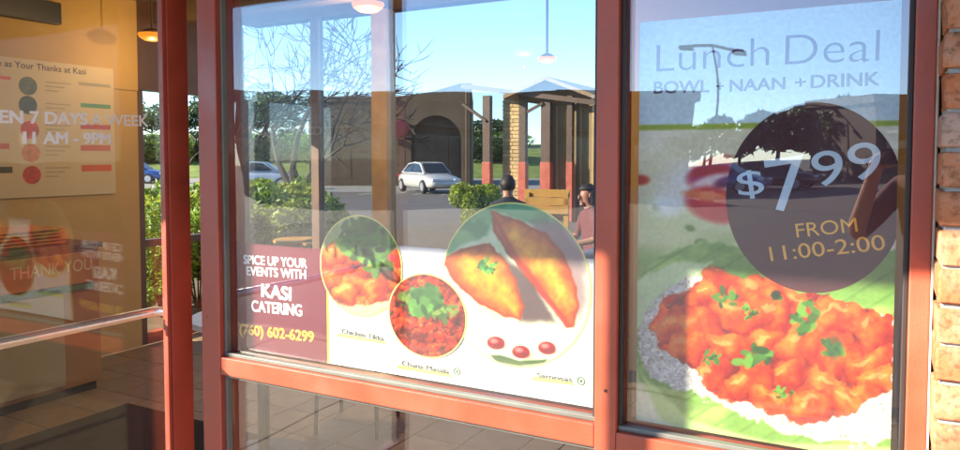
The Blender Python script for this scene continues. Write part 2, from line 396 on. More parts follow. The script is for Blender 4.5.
YELWOOD = pm('yellow_pine_wood', (0.42, 0.225, 0.045), 0.45, var=0.18, scale=9)
WHITE = pm('white_vinyl', (0.80, 0.80, 0.78), 0.5, var=0.02)
WHITEINK = pm('white_ink', (0.90, 0.90, 0.88), 0.5, var=0.02)
BLACK = pm('black_plastic', (0.012, 0.012, 0.013), 0.35, var=0.1)
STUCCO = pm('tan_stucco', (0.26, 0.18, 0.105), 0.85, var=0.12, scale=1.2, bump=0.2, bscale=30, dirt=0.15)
CONC = pm('sidewalk_concrete', (0.34, 0.25, 0.155), 0.85, var=0.12, scale=1.5, bump=0.15, bscale=120, dirt=0.3)
ASPH = pm('asphalt', (0.11, 0.09, 0.072), 0.9, var=0.15, scale=0.8, bump=0.2, bscale=60, dirt=0.3)
ROADM = pm('pale_road', (0.24, 0.225, 0.19), 0.9, var=0.1, scale=0.3)
SOIL = pm('planting_soil', (0.12, 0.085, 0.045), 0.95, var=0.3, scale=5, bump=0.3, bscale=25)
GRASSM = pm('grass_bank', (0.15, 0.20, 0.035), 0.9, var=0.4, scale=1.3, bump=0.4, bscale=12)
TILE = pm('slate_floor_tile', (0.24, 0.165, 0.09), 0.55, var=0.18, scale=9, obj_rand=0.14, bump=0.05, bscale=40)
GROUT = pm('floor_grout', (0.06, 0.055, 0.05), 0.9)
LEAF = pm('shrub_leaf', (0.20, 0.32, 0.035), 0.5, var=0.3, scale=3, isl=0.45, trans=0.35)
LEAFY = pm('yellow_shrub_leaf', (0.34, 0.40, 0.045), 0.5, var=0.3, scale=3, isl=0.4, trans=0.35)
LEAFD = pm('dark_leaf', (0.045, 0.085, 0.022), 0.55, var=0.35, scale=1, isl=0.5, trans=0.25)
LEAFP = pm('pale_tree_leaf', (0.13, 0.17, 0.075), 0.55, var=0.3, scale=1, isl=0.4, trans=0.3)
BARK = pm('grey_brown_bark', (0.05, 0.038, 0.033), 0.9, var=0.3, scale=12, bump=0.3, bscale=40)
MORTAR = pm('grey_mortar', (0.40, 0.36, 0.30), 0.95, var=0.15, scale=30, bump=0.5, bscale=160)

# ------------------------------------------------------------------ ground
def sheet(name, pts, z, mat, kind='structure', sub=0):
    bm = bmesh.new(); bm.faces.new([bm.verts.new((p[0], p[1], z)) for p in pts])
    bmesh.ops.recalc_face_normals(bm, faces=bm.faces)
    o = obj(name, bm, mat); tag(o, kind=kind)
    if o.data.polygons[0].normal.z < 0: o.data.flip_normals()
    return o
sheet('parking_lot', [(-300, -300), (300, -300), (300, 300), (-300, 300)], -0.12, ASPH)
sw = bxo('sidewalk', -9, 6, -3.3, -0.001, -0.12, -0.004, CONC); tag(sw, kind='structure')
for i in range(10):
    bxo('paving_slab', -9 + 1.5 * i + 0.006, -9 + 1.5 * (i + 1) - 0.006, -3.14, -0.008, -0.004, 0.0, CONC, sw, bev=0.002)
bxo('kerb', -9, 6, -3.295, -3.152, -0.02, 0.004, CONC, sw, bev=0.006)
sheet('lawn', [gnd(-60, 6)[:2], gnd(330, 11)[:2], gnd(330, 36)[:2], gnd(-60, 36)[:2]], -0.08, GRASSM)
sheet('garden_bed', [(-12.5, -2), (-5.48, -2), (-5.48, 3.86), (0.5, 3.86), (0.5, 6.4), (-9, 14), (-12.5, 9)], -0.05, SOIL)
LINE = pm('worn_white_paint', (0.5, 0.47, 0.40), 0.8, var=0.35, scale=6)
for q in range(7):
    p = gnd(380 + 26 * q, 36, 0)
    bxo('bay_line', -0.06, 0.06, -2.6, 2.6, -0.118, -0.114, LINE, bpy.data.objects['parking_lot'], M=Matrix.Translation((p.x, p.y, 0)) @ Matrix.Rotation(RZ - 0.25, 4, 'Z'))
# street running across the view beyond the garden, with a grass bank behind it
def vpt(lat_, dep, z): p = CP + np.array([fw[0], fw[1], 0]) / math.cos(PIT) * dep + rt * lat_; return (p[0], p[1], z)
sheet('road', [vpt(-70, 36, 0)[:2], vpt(35, 36, 0)[:2], vpt(35, 60, 0)[:2], vpt(-70, 60, 0)[:2]], -0.11, ROADM)
bm = bmesh.new(); prof = [(60, -0.12), (60.2, 0.05), (62, 0.25), (66, 1.2), (72, 2.4), (85, 3.2), (150, 4)]
grid = []
for d, z in prof:
    grid.append([bm.verts.new(vpt(l, d + math.sin(l * 0.3) * 0.3, z + (0.25 * math.sin(l * 0.17 + d) if z > 1 else 0))) for l in np.linspace(-90, 60, 51)])
for i in range(len(prof) - 1):
    for k in range(50): bm.faces.new((grid[i][k], grid[i][k + 1], grid[i + 1][k + 1], grid[i + 1][k]))
tag(obj('grass_bank', bm, GRASSM), kind='structure')

# ------------------------------------------------------------------ the restaurant
CZ = onY(227, 27, 3.65).z                                   # ceiling height where it meets the rear glazing
SX = -5.35                                                  # left side wall
rb = empty('restaurant_building', (-1, 1.8, 0))
tag(rb, 'tan restaurant interior with beige side wall and dark ceiling behind the red framed windows', 'building')
bxo('side_wall', SX - 0.12, SX, 0.004, 2.41, 0.0, 2.1, BEIGE, rb)
bxo('side_wall_header', SX - 0.12, SX + 0.002, 0.004, 3.55, 2.102, CZ, DARKWOOD, rb)
bxo('side_wall_upper_paint', SX + 0.004, SX + 0.012, 0.01, 2.41, 2.09, CZ - 0.005, BEIGE, rb)
bxo('rear_wall', -1.75, 3.0, 3.65, 3.80, 0.0, CZ, BEIGE, rb)
bxo('right_wall', 3.0, 3.12, 0.0, 3.80, 0.0, CZ, BEIGE, rb)
bxo('ceiling', -5.47, 3.12, 0.105, 3.86, CZ + 0.002, CZ + 0.12, CEIL, rb)
bxo('ceiling_beam', -5.33, 2.9, 2.55, 2.68, CZ - 0.16, CZ - 0.001, CEIL, rb)
bxo('ceiling_beam', -5.33, 2.9, 1.15, 1.28, CZ - 0.16, CZ - 0.001, CEIL, rb)
bxo('front_wall', -5.47, -3.36, 0.0, 0.12, 0.0, CZ + 0.3, STUCCO, rb)
bxo('front_fascia', -3.358, 0.076, 0.004, 0.1, 2.56, CZ + 0.3, STUCCO, rb)
bxo('front_wall', 0.70, 3.12, 0.004, 0.12, 0.0, CZ + 0.3, STUCCO, rb)
bxo('roof', -6.2, 3.4, -0.001, 4.3, CZ + 0.302, CZ + 0.5, STUCCO, rb)
bxo('walkway_roof', -8, 5, -1.70, -0.003, 2.72, 3.0, STUCCO, rb)
bxo('walkway_fascia', -8, 5, -1.80, -1.701, 2.50, 3.05, DARKWOOD, rb)
bxo('walkway_column', 3.24, 3.56, -1.69, -1.40, 0, 2.719, STUCCO, rb, bev=0.01)
bm = bmesh.new(); tube(bm, [(-3.788, -1.55, 0), (-3.788, -1.55, 2.719)], 0.047, 20); smooth(obj('added_shade_post', bm, DARKWOOD, rb))  # unseen slim post, added to cast shade on the left window post

# floor: single slate tiles on the doorway side, the rest as one sheet of tiles
fl = bxo('floor', -5.35, 3.0, 0.0, 3.65, -0.10, -0.008, GROUT); tag(fl, kind='structure')
T = 0.305
bm = bmesh.new(); box(bm, 0.003, T - 0.003, 0.003, T - 0.003, -0.008, 0.0); bevel(bm, 0.0015, 1)
tile_me = bpy.data.meshes.new('tile'); bm.to_mesh(tile_me); bm.free(); tile_me.materials.append(TILE)
rest = bmesh.new()
for i in range(27):
    for j in range(12):
        x, y = SX + 0.005 + i * T, 0.0 + j * T
        if i < 12 and not (y > 3.4):
            obj('tile', tile_me, None, fl, loc=(x, y, 0), world=True)
        elif x + T < 3.0 and y + T < 3.66: box(rest, x + 0.003, x + T - 0.003, y + 0.003, y + T - 0.003, -0.008, 0.0)
bmesh.ops.recalc_face_normals(rest, faces=rest.faces)
tag(obj('far_tiles', rest, TILE, fl), kind='stuff')

# side glazing (behind the open door) and rear glazing
g = empty('side_window', (SX - 0.06, 3.0, 0))
tag(g, 'dark framed glass side wall showing the garden, behind the open door', 'window')
zr = onX(155, 243, SX).z
for a, b in ((2.412, 2.47), (3.50, 3.62)): bxo('post', SX - 0.1, SX - 0.01, a, b, 0.0, 2.1, DARKWOOD, g, bev=0.004)
bxo('rail', SX - 0.09, SX - 0.02, 2.471, 3.499, zr - 0.03, zr + 0.03, DARKWOOD, g, bev=0.004)
bxo('bottom_rail', SX - 0.1, SX - 0.01, 2.471, 3.499, 0.0, 0.09, RED, g, bev=0.004)
bxo('glass_pane', SX - 0.058, SX - 0.052, 2.471, 3.499, 0.091, zr - 0.031, GLASS_SIDE, g)
bxo('glass_pane', SX - 0.058, SX - 0.052, 2.471, 3.499, zr + 0.031, 2.1, GLASS_SIDE, g)
RY = 3.70
g = empty('rear_window', (-3.5, RY, 0))
tag(g, 'wide rear glass wall with wooden uprights seen through the middle shop window', 'window')
def upright(p0, p1, mat, z1=None, dy=0.06, name='post'):
    a, b = onY(p0, 100, RY).x, onY(p1, 100, RY).x
    return bxo(name, a, b, RY - dy, RY + dy, 0, (z1 or CZ), mat, g, bev=0.004)
upright(229, 240, DARKWOOD); upright(313.5, 321, DARKWOOD, dy=0.04); upright(376, 391, TANWOOD, dy=0.07); upright(598, 612, TANWOOD)
cuts = [onY(q, 100, RY).x for q in (240, 313.5, 321, 376, 391, 598)]
for a, b in ((0, 1), (2, 3), (4, 5)):
    bxo('glass_pane', cuts[a] + 0.001, cuts[b] - 0.001, RY - 0.003, RY + 0.003, 0.10, CZ - 0.002, GLASS_IN, g)
    bxo('bottom_rail', cuts[a] + 0.001, cuts[b] - 0.001, RY - 0.035, RY + 0.035, 0.0, 0.099, RED, g)

# ------------------------------------------------------------------ shopfront
PXL, PXR = -1.854, -1.775; MXL, MXR = -0.576, -0.525; JXL, JXR = 0.040, 0.0745
RT, RB_ = 0.941, 0.887; DEP = 0.10; GY = 0.048
sf = empty('storefront_window', (-0.9, 0.05, 0))
tag(sf, 'red painted metal storefront frame with large glass panes beside the brick pier', 'storefront')
bxo('post', PXL, PXR, 0.0, DEP, 0.0, 2.558, DOORRED, sf, bev=0.003)
bxo('mullion', MXL, MXR, 0.0, DEP, 0.0, 2.558, RED, sf, bev=0.003)
bxo('jamb', JXL, JXR, 0.0, DEP, 0.0, 2.558, RED, sf, bev=0.003)
for a, b in ((PXR, MXL), (MXR, JXL)):
    dz = 0.0 if a == PXR else -0.010
    a += 0.0005; b -= 0.0005
    bxo('rail', a, b, 0.001, DEP, RB_ + dz, RT + dz, RED, sf, bev=0.003)
    bxo('top_rail', a, b, 0.001, DEP, 2.50, 2.558, RED, sf, bev=0.003)
    bxo('bottom_rail', a, b, 0.001, DEP, 0.0, 0.10, RED, sf, bev=0.003)
    for z0, z1 in ((0.1005, RB_ + dz - 0.0005), (RT + dz + 0.0005, 2.4995)):
        bxo('glass_pane', a, b, GY - 0.012, GY + 0.006, z0, z1, GLASS, sf)
        for s in (0, 1):                                    # beads round each pane
            bxo('glazing_bead', a, b, GY - 0.032, GY - 0.0125, (z0, z1 - 0.011)[s], (z0 + 0.011, z1)[s], GASK, sf, bev=0.002)
            bxo('glazing_bead', (a, b - 0.009)[s], (a + 0.009, b)[s], GY - 0.032, GY - 0.0125, z0 + 0.0115, z1 - 0.0115, GASK if (s == 0 and b < -0.5) else RUB, sf, bev=0.002)
bxo('fixing_screw', -0.552, -0.546, -0.002, 0.0, 1.02, 1.026, RUB, sf)
bxo('transom', -3.30, PXL - 0.001, 0.003, DEP, 2.50, 2.558, DOORRED, sf, bev=0.003)
bxo('post', -3.358, -3.301, 0.0, DEP, 0.0, 2.558, DOORRED, sf, bev=0.003)

bxo('sealant_bead', JXR + 0.0004, 0.0782, -0.006, 0.03, 0.0, 2.558, pm('cream_sealant', (0.55, 0.47, 0.38), 0.6, var=0.2, scale=30), sf)
# open glass door, swung out towards the photographer
DX0, DX1 = -2.022, -1.978; YH, YF = 0.070, -1.22
dr = empty('glass_door', (-2.0, 0.05, 0))
tag(dr, 'open glass door with dark red frame and steel push bar, white opening hours on glass', 'door')
bxo('stile', DX0, DX1, YH - 0.078, YH, 0.012, 2.46, DOORRED, dr, bev=0.003)
bxo('stile', DX0, DX1, YF, YF + 0.05, 0.012, 2.46, DOORRED, dr, bev=0.003)
bxo('top_rail', DX0, DX1, YF + 0.0505, YH - 0.0785, 2.36, 2.46, DOORRED, dr, bev=0.003)
bxo('bottom_rail', DX0, DX1, YF + 0.0505, YH - 0.0785, 0.012, 0.22, DOORRED, dr, bev=0.003)
dg_ = bxo('glass_pane', -2.003, -1.997, YF + 0.0505, YH - 0.0785, 0.2205, 2.3595, DOORGLASS, dr)
for s, (a, b) in enumerate(((YH - 0.0905, YH - 0.0785), (YF + 0.0505, YF + 0.0625))):
    bxo('glazing_bead', -1.9965, DX1 - 0.006, a, b, 0.2205, 2.3595, DOORRED, dr, bev=0.002)
bxo('pivot_hinge', DX0 + 0.004, DX1 - 0.004, YH - 0.05, YH - 0.005, 2.461, 2.495, STEEL, dr, bev=0.003)
pb0, pb1 = onX(0, 344, -2.082), onX(168, 308.5, -2.082)
zb = (pb0.z + pb1.z) / 2
bm = bmesh.new(); tube(bm, [(-2.024, 0.025, zb), (-2.062, 0.018, zb), (-2.082, -0.01, zb), (-2.082, -0.55, zb), (-2.082, -1.14, zb), (-2.062, -1.18, zb), (-2.024, -1.19, zb)], 0.0155, 16)
smooth(obj('push_bar', bm, STEEL, dr))
tx = -1.9965
def door_text(s, l, r, base_l, base_r, cap_px, bd=0.0022):
    A, B = onX(l, base_l, tx), onX(r, base_r, tx); cap = onX(l, base_l - cap_px, tx).z - A.z
    return lettering(s, A, B, cap, (0, 0, 1), (1, 0, 0), WHITEINK, dr, fat=bd)
door_text('EN 7 DAYS', 0, 87, 122.5, 124.6, 12.2); 
door_text('A WEEK', 91, 148, 124.8, 126.2, 11.2, 0.0010)
a_, b_ = onX(0, 122.5, tx), onX(-3, 122, tx)
lettering('OP', a_ + Vector((0, -0.118, 0)), a_ + Vector((0, -0.014, 0)), onX(0, 110, tx).z - a_.z, (0, 0, 1), (1, 0, 0), WHITEINK, dr, fat=0.0022)
door_text('11 AM - 9PM', 24, 110, 143.4, 143.7, 11.4, 0.0024)
mt = bxo('door_mat', -4.15, -2.75, 0.25, 1.40, 0.001, 0.012, pm('black_mat', (0.012, 0.011, 0.011), 0.95, var=0.3, scale=60, bump=0.5, bscale=300), bev=0.003)
tag(mt, 'black mat on the slate floor just inside the open door', 'door mat')

# ------------------------------------------------------------------ brick pier
pier = empty('brick_pier', (0.4, -0.02, 0))
tag(pier, 'weathered orange and cream brick pier right of the red window frame', 'pier')
def brick_mat():
    m = bpy.data.materials.new('worn_brick'); m.use_nodes = True; n = m.node_tree; N = n.nodes; b = N['Principled BSDF']
    oi = N.new('ShaderNodeObjectInfo'); tc = N.new('ShaderNodeTexCoord')
    cr = N.new('ShaderNodeValToRGB'); e = cr.color_ramp
    e.elements[0].position = 0.0; e.elements[0].color = (0.42, 0.09, 0.04, 1); e.elements[1].position = 1.0; e.elements[1].color = (0.54, 0.36, 0.26, 1)
    for p, c in ((0.3, (0.48, 0.16, 0.065, 1)), (0.55, (0.50, 0.20, 0.095, 1)), (0.8, (0.38, 0.10, 0.05, 1))):
        q = e.elements.new(p); q.color = c
    link(n, oi.outputs['Random'], cr.inputs[0])
    ad = N.new('ShaderNodeVectorMath'); ad.operation = 'ADD'; link(n, tc.outputs['Object'], ad.inputs[0])
    sc_ = N.new('ShaderNodeVectorMath'); sc_.operation = 'SCALE'; sc_.inputs[0].default_value = (7, 3, 5); link(n, oi.outputs['Random'], sc_.inputs[3]); link(n, sc_.outputs[0], ad.inputs[1])
    n1 = N.new('ShaderNodeTexNoise'); n1.inputs['Scale'].default_value = 22; n1.inputs['Detail'].default_value = 9; n1.inputs['Roughness'].default_value = 0.7; link(n, ad.outputs[0], n1.inputs['Vector'])
    mr = N.new('ShaderNodeMapRange'); mr.inputs[1].default_value = 0.46; mr.inputs[2].default_value = 0.66; mr.inputs[4].default_value = 0.32; link(n, n1.outputs[0], mr.inputs[0])
    mx = N.new('ShaderNodeMix'); mx.data_type = 'RGBA'; link(n, mr.outputs[0], mx.inputs[0]); link(n, cr.outputs[0], mx.inputs[6]); mx.inputs[7].default_value = (0.56, 0.46, 0.34, 1)
    n2 = N.new('ShaderNodeTexNoise'); n2.inputs['Scale'].default_value = 90; n2.inputs['Detail'].default_value = 4; link(n, ad.outputs[0], n2.inputs['Vector'])
    m3 = N.new('ShaderNodeMapRange'); m3.inputs[1].default_value = 0.3; m3.inputs[2].default_value = 0.5; m3.inputs[3].default_value = 0.5; m3.inputs[4].default_value = 1.0; link(n, n2.outputs[0], m3.inputs[0])
    m4 = N.new('ShaderNodeMix'); m4.data_type = 'RGBA'; m4.blend_type = 'MULTIPLY'; m4.inputs[0].default_value = 1; link(n, mx.outputs[2], m4.inputs[6])
    cc = N.new('ShaderNodeCombineColor'); [link(n, m3.outputs[0], cc.inputs[i]) for i in range(3)]; link(n, cc.outputs[0], m4.inputs[7])
    link(n, m4.outputs[2], b.inputs['Base Color']); b.inputs['Roughness'].default_value = 0.9; b.inputs['Specular IOR Level'].default_value = 0.2
    bp = N.new('ShaderNodeBump'); bp.inputs['Strength'].default_value = 0.55; bp.inputs['Distance'].default_value = 0.004; link(n, n1.outputs[0], bp.inputs['Height'])
    b2 = N.new('ShaderNodeBump'); b2.inputs['Strength'].default_value = 0.5; b2.inputs['Distance'].default_value = 0.002; link(n, n2.outputs[0], b2.inputs['Height']); link(n, bp.outputs[0], b2.inputs['Normal']); link(n, b2.outputs[0], b.inputs['Normal'])
    return m
BRICK = brick_mat()
PX0, PX1, PY0, PY1 = 0.0785, 0.695, -0.150, 0.10
PIT_B = 0.0650
bxo('mortar_core', PX0 + 0.006, PX1 - 0.006, PY0 + 0.008, PY1, 0, 2.9, MORTAR, pier)
def brick_mesh(L, Wd, Hh, seed):
    bm = bmesh.new(); box(bm, 0, L, 0, Wd, 0, Hh); bevel(bm, 0.0042, 2)
    rr = random.Random(seed)
    for v in bm.verts:
        v.co += Vector((rr.gauss(0, 1), rr.gauss(0, 1), rr.gauss(0, 1))) * 0.0011
    me = bpy.data.meshes.new('brick'); bm.to_mesh(me); bm.free(); me.materials.append(BRICK)
    for p in me.polygons: p.use_smooth = True
    return me
BH = PIT_B - 0.008
BL, BHd = 0.1965, 0.0935
stretch = [brick_mesh(BL, 0.092, BH, s) for s in range(5)]; head = [brick_mesh(BHd, 0.20, BH, s + 20) for s in range(5)]
zs = onY(950, 31, PY0).z                                    # a joint level read off the photograph
z = zs - PIT_B * int(zs / PIT_B) - PIT_B + 0.005
row = 0
while z < 2.84:
    x = PX0
    seq = (['s'] * 3) if row % 2 == 0 else (['h'] + ['s'] * 2 + ['h'])
    for q in seq:
        if z >= 0:
            me = random.choice(stretch if q == 's' else head)
            o = obj('brick', me, None, pier, loc=(x + random.uniform(-0.0015, 0.0015), PY0 + random.uniform(-0.003, 0.002), z), rz=random.uniform(-0.006, 0.006))
        x += (BL if q == 's' else BHd) + 0.0095
    z += PIT_B; row += 1

# ------------------------------------------------------------------ lunch poster
PY = 0.058
INK = print_mat('printed_ink', 0.45)
MAROON = pm('maroon_ink', srgb(62, 12, 18), 0.6, var=0.06, scale=4)
PLUM = pm('plum_ink', srgb(96, 60, 92), 0.5, var=0.03)
GOLD = pm('gold_ink', srgb(232, 176, 48), 0.5, var=0.04)
PALEINK = pm('pale_blue_ink', srgb(196, 220, 232), 0.5, var=0.02)
lp = empty('lunch_poster', (-0.24, PY, 0.93))
tag(lp, 'tall lunch deal poster with curry on rice and maroon price circle behind right pane', 'poster')
lx0, lx1 = onY(640, 21, PY).x, onY(902, 2, PY).x
lz1, lz0 = onY(770, 11, PY).z, onY(770, 443, PY).z
bxo('backing', lx0, lx1, PY + 0.0012, PY + 0.0025, lz0, lz1, WHITE, lp)
def paint_lunch(x, y):
    k = Ink(x, y, (206, 232, 238))
    top = 1 - sm(124, 127, y + 0.018 * (x - 640))
    bg = fbm(x, y, 60, 2)
    k.mix((224, 220, 182), 1 - top)
    k.mix((238, 234, 208), (1 - top) * sm(0.45, 0.7, bg))
    k.mix((176, 190, 120), (1 - top) * sm(0.55, 0.8, fbm(x, y, 35, 12)) * sm(150, 230, y))
    k.mix((158, 178, 40), sm(124, 126, y + 0.018 * (x - 640)) * (1 - sm(129, 132, y + 0.018 * (x - 640))))
    # leaf and soft shapes
    k.mix((118, 160, 62), k.ell(670, 262, 70, 26, -18, 0.5) * 0.85)
    k.mix((196, 208, 150), k.ell(672, 228, 44, 26, 12, 0.6))
    k.mix((90, 130, 40), k.ell(690, 228, 5, 3, 20, 0.6)); k.mix((90, 130, 40), k.ell(656, 208, 4, 3, 20, 0.6)); k.mix((70, 110, 30), k.ell(700, 242, 5, 3, 0, 0.6))
    k.mix((236, 246, 250), k.ell(668, 205, 16, 11, 0, 0.7) * 0.8)
    k.mix((190, 60, 30), k.ell(640, 180, 9, 5, 0, 0.5))
    k.mix((226, 226, 216), k.ell(690, 182, 30, 22, -20, 0.5) * 0.8)
    k.mix((176, 34, 30), k.ell(712, 172, 26, 14, -22, 0.25)); k.mix((226, 200, 190), k.ell(712, 183, 24, 8, -16, 0.4))
    k.mix((196, 34, 22), k.ell(716, 205, 30, 17, 14, 0.25)); k.mix((226, 120, 60), k.ell(708, 196, 22, 5, 6, 0.5)); k.mix((110, 20, 30), k.ell(726, 182, 12, 5, -16, 0.5))
    # green leaf under the rice
    lf = k.poly([(628, 300), (650, 262), (700, 240), (760, 250), (915, 250), (915, 455), (760, 455), (690, 430), (640, 380)], 2, 3, 4)
    k.mix((98, 146, 52), lf * 0.95)
    k.mix((146, 186, 86), lf * sm(0.45, 0.75, fbm(x * 0.6 + y, y - x * 0.4, 30, 9)))
    k.mix((72, 118, 40), lf * sm(0.35, 0.1, np.abs(np.sin((x + y * 1.6) * 0.09))) * 0.4)
    k.mix((206, 222, 176), k.poly([(626, 285), (672, 262), (712, 262), (700, 275), (652, 318), (626, 340)], 3, 3, 6) * 0.8)
    k.mix((170, 200, 120), k.poly([(640, 372), (690, 420), (770, 442), (900, 448), (900, 452), (740, 452), (660, 420)], 3, 1, 5))
    # rice, then curry
    rice = k.poly([(638, 330), (655, 300), (690, 276), (760, 285), (860, 310), (905, 325), (905, 440), (860, 446), (800, 436), (740, 414), (690, 392), (650, 378), (636, 352)], 2.5, 7, 7)
    k.rice(rice)
    k.mul(1 - 0.05 * rice * (1 - sm(640, 672, x)))
    cu = k.poly([(652, 322), (664, 297), (690, 290), (708, 268), (724, 268), (740, 280), (770, 274), (790, 290), (826, 296), (860, 308), (893, 318), (893, 392), (868, 400), (845, 415), (815, 424), (792, 420), (772, 412), (744, 402), (722, 398), (706, 388), (694, 368), (670, 356), (656, 345)], 1.5, 6, 11)
    k.curry(cu, 40, (112, 12, 4), (212, 58, 6), (240, 120, 40), 31, 0.30)
    k.mix((120, 16, 8), cu * (1 - sm(0, 7, k.sd)) * 0.35)
    keep = k.c.copy()
    k.chunks([(672, 322), (700, 296), (722, 282), (756, 290), (700, 330), (738, 318), (772, 312), (806, 308), (842, 318), (876, 330), (688, 352), (726, 350), (766, 344), (800, 344), (836, 356), (872, 364), (712, 376), (748, 382), (786, 376), (822, 388), (858, 394), (770, 404), (806, 412), (838, 410), (884, 384)], 20, 28, (132, 14, 3), (208, 60, 6), (238, 116, 32), 17)
    k.c = keep * (1 - 0.93 * cu[:, None]) + k.c * 0.93 * cu[:, None]
    for (cx, cy, r, sd) in ((726, 298, 12, 1), (806, 316, 17, 2), (754, 360, 17, 3), (834, 348, 13, 4), (748, 312, 8, 5), (712, 358, 9, 6), (776, 296, 6, 7), (784, 392, 9, 8)):
        k.herb(cx, cy, r, 13, sd, (14, 60, 18), (92, 150, 46))
    k.mix((24, 40, 22), k.ell(776, 295, 5, 5, 0, 0.4)); k.mix((30, 70, 40), k.ell(834, 348, 9, 13, 0, 0.5) * 0.7)
    k.mul(0.93 + 0.14 * fbm(x, y, 3, 40))
    return k.c
printed_sheet('printed_sheet', lx0, lx1, lz0, lz1, PY, 0.0017, paint_lunch, INK, lp)
c0 = onY(726, 198, PY); c1 = onY(905, 198, PY); ct, cb_ = onY(822, 102, PY).z, onY(826, 294, PY).z
dcx, dcz = (c0.x + c1.x) / 2, (ct + cb_) / 2; dr_x, dr_z = (c1.x - c0.x) / 2, (ct - cb_) / 2
bm = bmesh.new(); vs = []
for i in range(96):
    a = 2 * math.pi * i / 96; vs.append(bm.verts.new((min(dcx + dr_x * math.cos(a), lx1), PY - 0.0006, dcz + dr_z * math.sin(a))))
bm.faces.new(vs); pd = obj('price_disc', bm, MAROON, lp)
if pd.data.polygons[0].normal.y > 0: pd.data.flip_normals()
def poster_text(s, l, r, cap_px, mat, parent, bold=0.0, Y=PY, lift=0.0, fat=0.0):
    A, B = onY(*l, Y), onY(*r, Y); cap = onY(l[0], l[1] - cap_px, Y).z - A.z
    d = (B - A).normalized(); up_ = Vector((-d.z, 0, d.x))
    return lettering(s, A, B, cap, up_, (0, -1, 0), mat, parent, bold=bold, thick=0.0004 + lift, fat=fat)
poster_text('Lunch', (656.5, 72), (769, 65.5), 27, PLUM, lp, -0.012)
poster_text('Deal', (785, 65), (879, 61), 30, PLUM, lp, -0.012)
poster_text('BOWL', (654, 93.5), (709, 92), 11.5, PLUM, lp, fat=0.0009); poster_text('+', (716, 92), (724, 91.6), 11, PLUM, lp, 0.01)
poster_text('NAAN', (730, 91.5), (785, 89), 11.5, PLUM, lp, fat=0.0009); poster_text('+', (795, 88.7), (806, 88), 12, PLUM, lp, 0.01)
poster_text('DRINK', (811, 88), (879, 85), 12.5, PLUM, lp, fat=0.0009)
poster_text('$', (739, 196), (765, 193), 24, PALEINK, lp, 0.0, lift=0.0008)
poster_text('7', (772, 212), (812, 207), 52, PALEINK, lp, 0.0, lift=0.0008)
poster_text('9', (815, 187), (846, 183), 34, PALEINK, lp, 0.0, lift=0.0008); poster_text('9', (851, 181), (884, 177), 36, PALEINK, lp, 0.0, lift=0.0008)
poster_text('FROM', (797, 237.5), (858, 231.5), 13.5, GOLD, lp, 0.0, lift=0.0008)
poster_text('11:00-2:00', (771, 261), (886, 249.5), 14, GOLD, lp, 0.0, lift=0.0008)

# ------------------------------------------------------------------ catering poster
cp = empty('catering_poster', (-1.2, PY, 0.95))
tag(cp, 'wide white and maroon catering poster with three round dish photos behind middle pane', 'poster')
mz1, mz0 = onY(280, 246, PY).z, onY(280, 355, PY).z
mx0, mxm = PXR + 0.012, onY(327, 300, PY).x
mx1 = onY(594, 330, PY).x + 0.004; wz1 = onY(590, 259, PY).z; wz0 = onY(470, 387, PY).z
bxo('maroon_panel', mx0, mxm - 0.001, PY, PY + 0.0015, mz0, mz1, pm('maroon_vinyl', srgb(112, 34, 52), 0.4, var=0.08, scale=3), cp)
bxo('white_panel', mxm, mx1, PY, PY + 0.0015, wz0, wz1, WHITE, cp)
bxo('edge_stripe', mxm - 0.0005, mxm + 0.007, PY - 0.0006, PY - 0.0001, wz0, wz1, pm('yellow_ink', srgb(236, 222, 60), 0.5), cp)
CW = WHITEINK
poster_text('SPICE UP YOUR', (244, 263.5), (307, 268), 8.5, CW, cp, fat=0.0014); poster_text('EVENTS WITH', (247, 275), (306, 279), 8.5, CW, cp, fat=0.0014)
poster_text('KASI', (262, 296.5), (291, 300.5), 12.5, CW, cp, fat=0.0024); poster_text('CATERING', (252, 311), (302, 316), 10.5, CW, cp, fat=0.0016)
poster_text('(760) 602-6299', (240, 333.5), (314, 342), 9.5, pm('yellow_print', srgb(236, 186, 60), 0.5), cp, fat=0.0016)
def disc_px(cx, cy, rx, ry):
    a, b = onY(cx - rx, cy, PY).x, onY(cx + rx, cy, PY).x; t, q = onY(cx, cy - ry, PY).z, onY(cx, cy + ry, PY).z
    return a, b, q, t
def disc_photo(cx, cy, rx, ry, painter, lift, rim):
    a, b, q, t = disc_px(cx, cy, rx, ry); e = 0.004
    bm = bmesh.new(); vs = [bm.verts.new(((a + b) / 2 + ((b - a) / 2 + e) * math.cos(2 * math.pi * i / 80), PY - lift, (q + t) / 2 + ((t - q) / 2 + e) * math.sin(2 * math.pi * i / 80))) for i in range(80)]
    f = bm.faces.new(vs); r = bmesh.ops.extrude_face_region(bm, geom=[f]); bmesh.ops.translate(bm, vec=(0, 0.0004, 0), verts=[v for v in r['geom'] if isinstance(v, bmesh.types.BMVert)]); bmesh.ops.recalc_face_normals(bm, faces=bm.faces)
    rm = obj('photo_rim', bm, rim, cp)
    return printed_sheet('dish_photo', a, b, q, t, PY - lift - 0.0005, 0.0022, painter, INK, cp, disc=True)
RIM = pm('pale_yellow_ink', srgb(240, 232, 130), 0.5, var=0.03)
